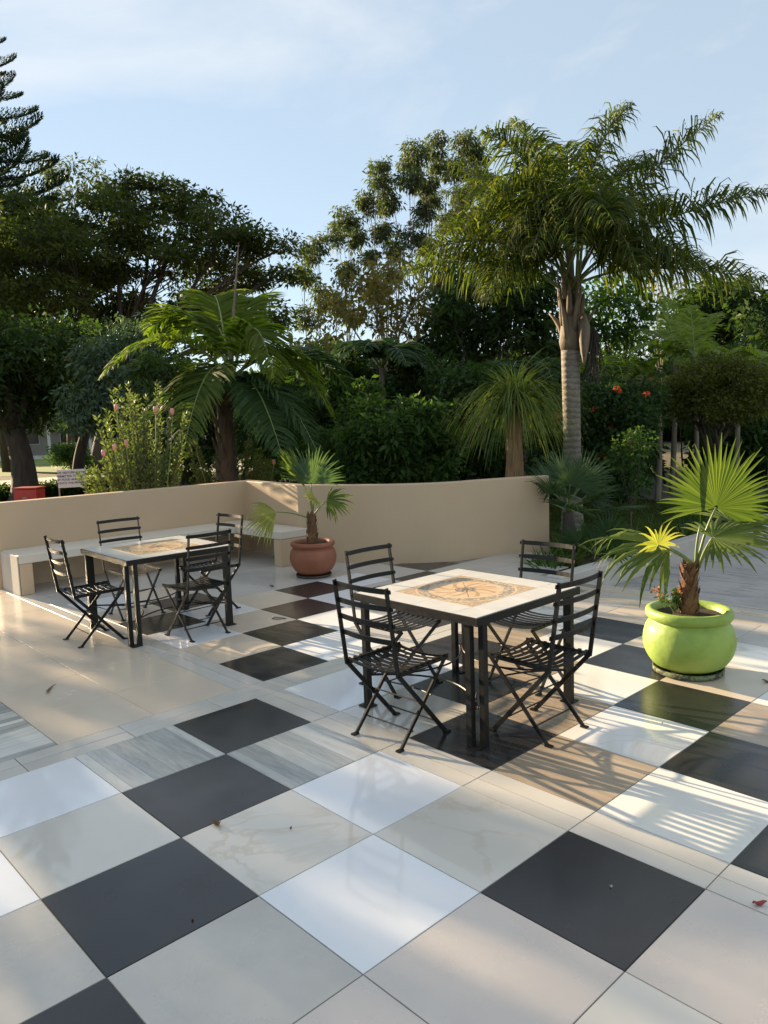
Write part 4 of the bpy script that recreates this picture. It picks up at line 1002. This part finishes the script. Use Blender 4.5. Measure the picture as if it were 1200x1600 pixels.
tree('dark_tree', 'rounded dark tree with reddish top at the upper right', 1135, 34,
     [(1125, 455, 42, 22), (1150, 480, 50, 26), (1100, 480, 40, 26), (1130, 515, 64, 28), (1080, 510, 30, 26)], L['dark'], B['darkbark'], 0.24, 0.6, 24, 60, 0.26, 0.11, 0.3, 0.6, 0.6, depth=0.9, thin=0.7)
tree('dark_tree', 'dark tree cut by the right edge of the picture above the palms', 1215, 32,
     [(1205, 480, 30, 24), (1190, 515, 36, 26), (1240, 500, 50, 60), (1210, 540, 40, 26)], L['dark'], B['darkbark'], 0.24, 0.6, 22, 60, 0.24, 0.10, 0.3, 0.6, 0.6, depth=0.9)
# clipped dome tree at right
tree('clipped_tree', 'round clipped dome shaped tree with several stems at the right', 1105, 15.5,
     [(1120, 605, 66, 36, 0.0), (1080, 618, 40, 28, 0.1), (1160, 612, 44, 34, 0.2), (1120, 585, 50, 24, 0), (1180, 625, 34, 28, 0.3), (1060, 630, 26, 20, 0), (1110, 640, 60, 22, -0.3), (1150, 640, 46, 22, -0.2)],
     L['topiary'], B['darkbark'], 0.075, 0.20, 60, 70, 0.055, 0.028, 0.0, 0.8, 0.35, depth=0.1, stems=3, shell=0.8, low=-0.6)
# shrubs
tree('hibiscus_bush', 'large dark bush with scattered red flowers right of the tall palm trunk', 950, 14.2,
     [(940, 640, 54, 40), (980, 650, 48, 40), (930, 690, 46, 44), (975, 700, 44, 44), (1000, 625, 36, 30), (915, 740, 36, 34), (955, 745, 44, 34), (870, 680, 34, 40), (860, 730, 36, 30)], L['hib'], B['darkbark'], 0.05, 0.22, 44, 46, 0.085, 0.05, 0.2, 0.8, 0.3, cat='bush', depth=0.3, stems=4)
tree('slender_sapling', 'slender sapling with light leaves in front of the dark flowering bush', 985, 11.6,
     [(985, 700, 26, 26), (1000, 690, 18, 20), (970, 725, 18, 18), (990, 745, 16, 14), (1000, 760, 12, 10)], L['mid'], B['bark'], 0.016, 0.13, 12, 22, 0.06, 0.03, 0.3, 0.8, 0.2, cat='sapling', depth=0.1, thin=0.8)
tree('leafy_bush', 'lush green bush with lit leaf tops behind the middle of the curved wall', 630, 13.0,
     [(600, 680, 46, 34), (645, 670, 44, 34), (688, 690, 34, 34), (560, 690, 36, 30), (620, 725, 60, 30), (680, 735, 40, 24), (560, 735, 40, 24), (576, 645, 24, 22), (640, 640, 22, 18), (670, 650, 22, 18)], L['mid'], B['bark'], 0.035, 0.20, 30, 40, 0.115, 0.05, 0.25, 0.7, 0.3, cat='bush', depth=0.3, stems=4)
tree('leafy_bush', 'young leafy bush rising above the left end of the curved wall', 545, 14.5,
     [(578, 610, 20, 22), (548, 650, 24, 24), (520, 690, 36, 30), (510, 730, 40, 24), (470, 720, 34, 30)], L['mid'], B['bark'], 0.03, 0.2, 24, 34, 0.10, 0.045, 0.25, 0.7, 0.3, cat='bush', depth=0.3, stems=3)
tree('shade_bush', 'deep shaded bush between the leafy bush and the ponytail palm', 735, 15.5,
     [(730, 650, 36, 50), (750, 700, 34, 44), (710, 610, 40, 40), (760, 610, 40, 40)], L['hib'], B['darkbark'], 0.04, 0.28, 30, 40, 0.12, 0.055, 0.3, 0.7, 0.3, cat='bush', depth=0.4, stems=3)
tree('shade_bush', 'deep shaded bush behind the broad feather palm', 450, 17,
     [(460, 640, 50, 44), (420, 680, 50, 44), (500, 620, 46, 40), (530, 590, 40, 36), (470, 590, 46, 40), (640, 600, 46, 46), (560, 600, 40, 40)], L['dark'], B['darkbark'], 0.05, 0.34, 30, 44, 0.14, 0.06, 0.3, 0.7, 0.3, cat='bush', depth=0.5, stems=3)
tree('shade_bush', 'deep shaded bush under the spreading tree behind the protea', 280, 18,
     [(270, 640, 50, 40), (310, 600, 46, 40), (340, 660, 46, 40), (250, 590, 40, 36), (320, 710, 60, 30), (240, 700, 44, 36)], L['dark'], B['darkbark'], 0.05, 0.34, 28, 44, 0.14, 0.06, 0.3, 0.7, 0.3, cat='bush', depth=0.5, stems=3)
# protea bushes: upright wands of whorled leaves
def protea(label, px, d, wands, flowers, seed, n=46, ln=0.075):
    rr = np.random.default_rng(seed); b_ = spot(px, d); r_ = empty('protea_bush', b_); tag(r_, label, 'bush'); st = MB(); Q = []; tips = []
    for (ex, ey, dd) in [(x_+rr.normal()*q_, min(738, y_+abs(rr.normal())*q_), z_+abs(rr.normal())*q_*0.01) for q_ in (0, 12, 18) for (x_, y_, z_) in wands]:
        e = at(ex, ey, d+max(dd, -0.2))-b_; s0 = np.array([rr.normal()*0.12, rr.normal()*0.12, -0.05]); c_ = np.array([e[0]*0.6, e[1]*0.6, e[2]*0.45])
        pts = bez(s0, c_, e, 24); st.tube(pts[::3], np.linspace(0.016, 0.006, 8), 5, False)
        for j in range(7, 24):
            k_ = 9; a = rr.random()*6.28+np.arange(k_)*2*math.pi/k_; tg_ = unit(pts[j]-pts[j-1])
            u = unit(np.cross(tg_, np.array([0.3, 0.9, 0.1]))); v_ = np.cross(tg_, u)
            o_ = np.cos(a)[:, None]*u+np.sin(a)[:, None]*v_; dd_ = o_*0.8+tg_*0.75+rr.normal(size=(k_, 3))*0.15
            cc = np.repeat(pts[j][None], k_, 0)+(pts[j-1]-pts[j])*rr.random((k_, 1))
            Q.append(leaf_quads(cc, dd_, ln*rr.uniform(0.8, 1.25, k_), 0.026, nrm=np.cross(o_, tg_)+o_*0.4+rr.normal(size=(k_, 3))*0.3))
        tips.append(e)
    st.build('stems', B['bark'], r_); link(quad_mesh('foliage', np.concatenate(Q), L['protea']), 'foliage', r_)
    for (fx, fy) in flowers:
        e = at(fx, fy, d-0.22)-b_; m2 = MB(); m2.lathe([(0.0, -0.05), (0.014, -0.046), (0.028, -0.018), (0.031, 0.012), (0.029, 0.034), (0.022, 0.046), (0.010, 0.040), (0, 0.046)], e, 14); m2.build('flower_head', M['proteapink'], r_, True)
        # stalk from the bush heart up to the flower head
        m2 = MB(); m2.tube(bez((e[0]*0.3, e[1]*0.3, 0.1), (e[0]*0.8, e[1]*0.8, e[2]*0.5), e-ZZ*0.06, 7), 0.007, 5); m2.build('stalk', B['petiole'], r_)
M['proteapink'] = simple('protea_bract', (0.52, 0.20, 0.17), (0.66, 0.36, 0.27), 0.6, 20, 0.2)
W1 = [(200, 600, 0), (175, 610, .2), (245, 598, .1), (268, 640, -.2), (225, 640, -.3), (165, 650, -.1), (190, 660, -.4), (210, 690, -.5), (160, 720, -.3), (180, 735, -.5), (240, 690, -.4), (255, 720, -.4), (150, 745, -.2), (230, 730, -.6), (275, 690, 0), (215, 620, .4), (190, 700, 0.3), (252, 655, 0.3), (283, 720, 0.1), (140, 735, 0.1), (205, 740, -.6), (170, 690, .2)]
protea('protea bush with grey green wands and pink flower heads behind the bench', 215, 11.2, W1, [(162, 708), (179, 699), (197, 692), (182, 637), (269, 643), (243, 640)], 31)
W2 = [(365, 640, 0), (358, 680, -.2), (385, 690, 0), (345, 700, -.1), (400, 710, -.2), (370, 720, -.4), (310, 700, 0), (300, 725, -.2), (330, 735, -.3), (410, 730, 0.1), (390, 740, -.3), (350, 745, -.3), (425, 720, 0)]
protea('smaller protea bush with dry wands right below the broad feather palm', 362, 13.2, W2, [(428, 722), (305, 690)], 32)
tree('round_shrub', 'small round clipped shrub on the lawn beside the sign', 108, 31, [(108, 715, 30, 20, 0), (96, 712, 22, 16, 0), (120, 716, 20, 16, 0)], L['mid'], B['bark'], 0.05, 0.25, 30, 50, 0.11, 0.05, 0.1, 0.8, 0.3, cat='shrub', depth=0.1, stems=2)

# red and orange flowers: parts of the dark bush
hb = [o for o in bpy.data.objects if o.name.startswith('hibiscus_bush')][0]
for (fx, fy) in [(975, 642), (925, 638), (955, 665), (1010, 615), (905, 680), (990, 690), (940, 712), (878, 650), (965, 610), (1000, 655)]:
    e = at(fx, fy, 13.6)-np.array(hb.location); link(quad_mesh('flower', clump_leaves(np.array([e]), 0.05, 16, 0.06, 0.05, droop=0), L['red']), 'flower', hb)

# ------------------------------------------------------------------ bed planting by the kerb
def tuft(name, label, p, hgt, n, mat, seed, spread=0.6, group=None, wid=0.012):
    rr = np.random.default_rng(seed); r_ = empty(name, p); V, F = [], []
    for k in range(n):
        a = rr.random()*6.28; lean_ = rr.random()*spread; d_ = unit(np.array([math.cos(a)*lean_, math.sin(a)*lean_, 1.0])); q = np.array([rr.normal()*0.05, rr.normal()*0.05, -0.02]); s = unit(np.cross(d_, [math.sin(a), math.cos(a), 0.2])); Ls = hgt*rr.uniform(0.6, 1.15); b0 = len(V)
        for j in range(6):
            w_ = wid*(1-j/5)**0.7+0.0006; V += [q-s*w_, q+s*w_]; d_ = unit(d_+np.array([math.cos(a)*0.12, math.sin(a)*0.12, -0.12])); q = q+d_*Ls/5
        F += [(b0+2*j, b0+2*j+1, b0+2*j+3, b0+2*j+2) for j in range(5)]
    m2 = MB(); m2.add(V, F); m2.build('blades', mat, r_); tag(r_, label, 'plant', group); return r_
k = 0
for y in np.arange(5.6, 13.5, 0.42):
    for x in (-1.55, -2.0):
        k += 1; p = (x+rng.normal()*0.12, y+rng.normal()*0.12, GZ)
        tuft('strap_plant', 'green strap leaved plant in the row along the grey kerb', p, rng.uniform(0.28, 0.5), 42, L['mid' if k % 3 else 'grass'], 500+k, 0.7, 'strap leaved plants along the kerb')
tuft('lily_clump', 'small pale green lily clump between the red box and the notice board', spot(88, 16), 0.55, 40, L['bright'], 601, 0.8, wid=0.025)
# grass on the far lawn strip behind the kerb
def grass(name, x0, x1, y0, y1, n, hgt, label):
    c = np.stack([rng.uniform(x0, x1, n), rng.uniform(y0, y1, n), np.full(n, GZ)], 1); d_ = rng.normal(size=(n, 3))*0.35+ZZ
    o = link(quad_mesh(name, leaf_quads(c, d_, hgt*rng.uniform(0.5, 1.3, n), 0.012, fold=0.1), L['grass']), name); tag(o, label, 'grass', kind='stuff')
grass('lawn_grass', -9, -1.3, 6.6, 13.5, 60000, 0.07, 'short rough grass between the kerb and the far drive')
# hedge low on the left, far wood behind everything
hp = [spot(-60, 24), spot(60, 24.5), spot(170, 25), spot(300, 26)]
hc = np.concatenate([np.linspace(hp[i], hp[i+1], 30) for i in range(3)]); hc = hc[rng.integers(0, len(hc), 700)]+np.stack([rng.normal(size=700)*0.3, rng.normal(size=700)*0.3, rng.uniform(0.05, 0.42, 700)], 1)
ho = empty('low_hedge', hp[1]); tag(ho, 'low dark clipped hedge in front of the pale path at far left', 'hedge')
link(quad_mesh('foliage', clump_leaves(hc, 0.2, 40, 0.09, 0.045)-np.array(hp[1]), L['dark']), 'foliage', ho)
def wood(name, label, xs, d, ylo, yhi, n, leaf, ln=0.6, rc=1.2):
    px = rng.uniform(xs[0], xs[1], n); py = rng.uniform(0, 1, n)
    top = yhi+14*np.sin(px*0.021)+10*np.sin(px*0.057+1)
    C_ = np.array([at(x, t+(ylo-t)*q, d+rng.normal()*2.5) for x, t, q in zip(px, top, py)])
    C_[:, 2] = np.maximum(C_[:, 2], 0.3)
    o = link(quad_mesh(name, clump_leaves(C_, rc, 34, ln, ln*0.42, flat=0.8), leaf), name); tag(o, label, 'wood', kind='stuff')
wood('far_wood', 'dark mass of distant trees behind the garden', (430, 1330), 58, 672, 565, 2600, L['dark'])
wood('far_wood', 'dark mass of distant trees behind the big tree at left', (-200, 470), 78, 668, 590, 1500, L['dark'], 0.7, 1.5)
wood('shrub_mass', 'dark tangle of undergrowth behind the garden palms', (400, 1010), 21.5, 735, 600, 1700, L['hib'], 0.2, 0.5)
wood('shrub_mass', 'dark undergrowth at the right edge beyond the clipped tree', (1100, 1420), 25, 735, 630, 900, L['hib'], 0.24, 0.6)
# thin stems standing under the dome tree
for k in range(16):
    px = 1030+k*12+random.uniform(-4, 4); d = random.uniform(21, 26); b_ = spot(px, d); tp_ = at(px+random.uniform(-16, 16), 600, d)
    r_ = empty('thin_tree', b_); tag(r_, 'thin bare stemmed tree in the shade behind the clipped dome tree', 'tree', 'thin stems behind the clipped tree')
    m_ = MB(); m_.tube(bez((0, 0, -0.1), (tp_-b_)*0.5+np.array([random.uniform(-.2, .2), 0, 0]), tp_-b_, 6), np.linspace(0.042, 0.02, 6)*random.uniform(0.7, 1.3), 6); m_.build('trunk', B['darkbark' if k % 4 else 'bark'], r_, True)
    link(quad_mesh('crown', clump_leaves(np.array([tp_-b_+rng.normal(size=3)*0.5 for _ in range(8)]), 0.5, 30, 0.18, 0.07), L['dark']), 'crown', r_)

# ------------------------------------------------------------------ trees beyond the left of the frame that shade the near tiles
SG = 'shade trees left of the terrace'
def shade_tree(label, x, y, z0, z1, ry, seed, n=105, per=48, rc=0.5):
    b_ = np.array([x, y, GZ]); r_ = empty('shade_tree', b_); tag(r_, label, 'tree', SG)
    tb = MB(); fk = np.array([0, 0, z0*0.8]); tb.tube(bez((0, 0, -0.1), (0.1, 0.1, z0*0.4), fk, 7), np.linspace(0.28, 0.2, 7), 9)
    c = np.stack([rng.normal(size=n)*0.9, rng.uniform(-ry, ry, n), rng.uniform(z0, z1, n)], 1)
    for p in c[::4]: tb.tube(bez(fk, (fk+p)/2+ZZ*0.4, p, 6), np.linspace(0.09, 0.015, 6), 5, False)
    tb.build('trunk', B['darkbark'], r_, True); link(quad_mesh('crown', clump_leaves(c, rc, per, 0.24, 0.10), L['dark']), 'crown', r_)
shade_tree('leafy shade tree left of the terrace, nearest the front', -19, -6.3, 4.0, 9.0, 2.2, 1, n=112)
shade_tree('leafy shade tree left of the terrace, second from the front', -21, -2.9, 4.6, 8.6, 1.55, 2, n=66)
shade_tree('leafy shade tree left of the terrace, standing nearest the pine', -25.5, 3.6, 3.0, 9.5, 1.3, 4)
shade_tree('leafy shade tree left of the terrace, farthest out', -17, -10.5, 3.5, 9.5, 2.4, 3)

# ------------------------------------------------------------------ sign, red box, lamp and building at far left
M['signwhite'] = simple('sign_board_white', (0.60, 0.60, 0.62), (0.68, 0.68, 0.70), 0.5, 6)
M['ink'] = simple('sign_ink', (0.02, 0.02, 0.05), (0.03, 0.03, 0.07), 0.6, 6)
M['galv'] = simple('galvanised_post', (0.22, 0.23, 0.24), (0.32, 0.33, 0.34), 0.5, 9, metal=0.3)
M['redpaint'] = simple('red_paint', (0.30, 0.025, 0.02), (0.42, 0.05, 0.035), 0.5, 5, 0.1)
SD = 15.0
sc = at(112.5, 747.5, SD); sg = empty('notice_board', (sc[0], sc[1], GZ)); tag(sg, 'white notice board with four lines of dark lettering behind the wall at left', 'sign')
face = unit(np.array([CAM[0]-sc[0], CAM[1]-sc[1], 0])); sg.rotation_euler = (0, 0, math.atan2(face[1], face[0])+math.pi/2)
sz = sc[2]-GZ; k_ = SD/FPX; bw, bh = 38*k_, 26*k_
m_ = MB(); m_.box((0, 0, sz), (bw, 0.012, bh)); bd = m_.build('board', M['signwhite'], sg); bevel(bd, 0.003)
for s_ in (-1, 1):
    m_ = MB(); m_.box((s_*(bw/2-0.01), 0.018, (sz+bh/2)/2-0.05), (0.025, 0.022, sz+bh/2+0.1)); m_.build('post', M['galv'], sg)
for i, tx in enumerate(['OUR VISITORS ARE NOT', 'PERMITTED TO BRING', 'ANY FOOD AND DRINKS', 'ONTO THE PREMISES']):
    cu = bpy.data.curves.new('lettering', 'FONT'); cu.body = tx; cu.size = bh*0.155; cu.align_x = 'CENTER'; cu.extrude = 0.0006; cu.offset = 0.0012
    tmp = bpy.data.objects.new('tmp', cu); col.objects.link(tmp); bpy.context.view_layer.update()
    me = bpy.data.meshes.new_from_object(tmp.evaluated_get(bpy.context.evaluated_depsgraph_get())); bpy.data.objects.remove(tmp)
    me.materials.clear(); me.materials.append(M['ink'])
    lo = link(me, 'lettering', bd, (0, -0.0075, sz+bh*(0.28-0.19*i))); lo.rotation_euler = (math.pi/2, 0, 0)
RD = 14.2
rc_ = at(46, 771, RD); rb = empty('red_box', (rc_[0], rc_[1], GZ)); tag(rb, 'red metal cabinet behind the wall at far left', 'box'); rb.rotation_euler = (0, 0, sg.rotation_euler[2]-0.5)
zt_ = at(46, 762, RD)[2]-GZ; kk = RD/FPX
m_ = MB(); m_.box((0, 0, zt_/2-0.01), (34*kk, 0.28, zt_-0.02)); bevel(m_.build('cabinet', M['redpaint'], rb), 0.01)
m_ = MB(); m_.box((0, 0, zt_), (36*kk, 0.31, 0.025)); bevel(m_.build('lid', M['redpaint'], rb), 0.006)
m_ = MB(); m_.box((0, -0.146, zt_-0.16), (0.07, 0.012, 0.02)); m_.build('handle', M['galv'], rb)
# low building beyond the lawn
M['wallgrey'] = simple('far_wall_paint', (0.30, 0.285, 0.25), (0.38, 0.36, 0.32), 0.8, 2)
M['roofsheet'] = simple('far_roof_sheet', (0.12, 0.11, 0.10), (0.18, 0.165, 0.15), 0.7, 3)
M['darkglass'] = simple('far_window_glass', (0.02, 0.022, 0.025), (0.04, 0.043, 0.048), 0.1, 3)
M['paleconc'] = simple('pale_step', (0.50, 0.49, 0.47), (0.6, 0.59, 0.57), 0.8, 3)
HD = 66.0
hb_ = spot(110, HD); hs = empty('low_building', hb_); tag(hs, 'low grey building with a row of posts beyond the lawn at far left', 'building')
fx = unit(np.array([CAM[0]-hb_[0], CAM[1]-hb_[1], 0])); hs.rotation_euler = (0, 0, math.atan2(fx[1], fx[0])+math.pi/2)
def hpart(name, c, s, mat, par=None):
    m2 = MB(); m2.box(c, s); return m2.build(name, M[mat], par or hs)
hpart('wall', (0, 2.0, 1.6), (34, 0.3, 3.2), 'wallgrey')
hpart('roof', (0, 0.6, 3.35), (36, 4.6, 0.25), 'roofsheet')
hpart('veranda_step', (0, 0.6, 0.12), (35, 3.4, 0.24), 'paleconc'); hpart('veranda_step', (0, -2.4, 0.05), (35, 1.0, 0.12), 'paleconc')
for i in range(12): hpart('post', (-16.5+3*i, -1.2, 1.72), (0.22, 0.22, 2.96), 'paleconc')
for i in range(11):
    wd = hpart('window', (-15+3*i, 1.83, 1.7), (1.5, 0.06, 1.3), 'paleconc'); hpart('pane', (-15+3*i, 1.79, 1.7), (1.34, 0.03, 1.14), 'darkglass', wd)
# small floodlight pole in the trees
# ------------------------------------------------------------------ leaf litter and bits on the tiles
M['dryleaf'] = simple('dry_leaf', (0.10, 0.055, 0.025), (0.22, 0.13, 0.06), 0.8, 30)
M['redleaf'] = simple('red_fallen_leaf', (0.22, 0.03, 0.03), (0.34, 0.06, 0.05), 0.7, 30)
M['flake'] = simple('pale_flake', (0.45, 0.42, 0.36), (0.6, 0.56, 0.5), 0.8, 30)
M['wire'] = simple('rusty_wire', (0.05, 0.04, 0.03), (0.10, 0.07, 0.05), 0.7, 30)
def dry_leaf(name, label, px, py, ln, wd, rz, mat, curl=0.02, cat='leaf', bend=0.3):
    p = gnd(px, py); m2 = MB(); V = []; n = 7
    for i in range(n):
        t = i/(n-1); w_ = wd*math.sin(math.pi*(0.06+0.9*t)); x = (t-.5)*ln; y = bend*wd*math.sin(t*3.1); z = 0.003+curl*(2*t-1)**2+0.004*math.sin(t*9)
        V += [(x, y-w_/2, z+w_*0.25), (x, y, z), (x, y+w_/2, z+w_*0.3)]
    m2.add(V, [(i*3+j, (i+1)*3+j, (i+1)*3+j+1, i*3+j+1) for i in range(n-1) for j in range(2)])
    o = m2.build(name, M[mat], None, True, (p[0], p[1], 0.001)); o.rotation_euler = (0, 0, rz); s_ = o.modifiers.new('solid', 'SOLIDIFY'); s_.thickness = 0.0015; tag(o, label, cat)
dry_leaf('fallen_leaf', 'dark curled dry leaf on the beige tiles at left', 82, 1079, 0.17, 0.022, 2.5, 'dryleaf', 0.012, bend=1.2)
dry_leaf('fallen_leaf', 'crumpled brown seed husk on the cream marble tile', 338, 1291, 0.05, 0.03, 0.4, 'dryleaf', 0.022)
dry_leaf('fallen_leaf', 'dark red leaf on the border strip at the right edge', 1187, 1416, 0.055, 0.022, 0.9, 'redleaf', 0.012)
dry_leaf('fallen_leaf', 'small brown leaf near the right edge beside the green pot', 1198, 1067, 0.06, 0.03, 0.2, 'dryleaf', 0.012)
dry_leaf('fallen_leaf', 'small dry flake at the black tile corner beside the terracotta pot', 424, 917, 0.07, 0.04, 0.2, 'dryleaf', 0.012)
wp = gnd(425, 967); m_ = MB(); m_.tube([(0, 0, 0.004), (0.07, 0.02, 0.005), (0.10, 0.09, 0.004), (-0.02, 0.05, 0.005), (0.01, 0.0, 0.006)], 0.0035, 5)
o = m_.build('bent_wire', M['wire'], None, True, (wp[0], wp[1], 0.0)); tag(o, 'small bent wire lying on the sunlit beige tile', 'wire')
for k, (px, py) in enumerate([(300, 1438), (955, 1387), (455, 1295), (1035, 1130)]):
    dry_leaf('speck', ['tiny dark crumb on the large black tile', 'tiny pale flake on the blue black tile', 'tiny crumb on the cream marble tile', 'tiny pale flake on the black tile by the green pot'][k], px, py, 0.011, 0.007, k, 'flake' if k % 2 else 'dryleaf', 0.003, 'debris')
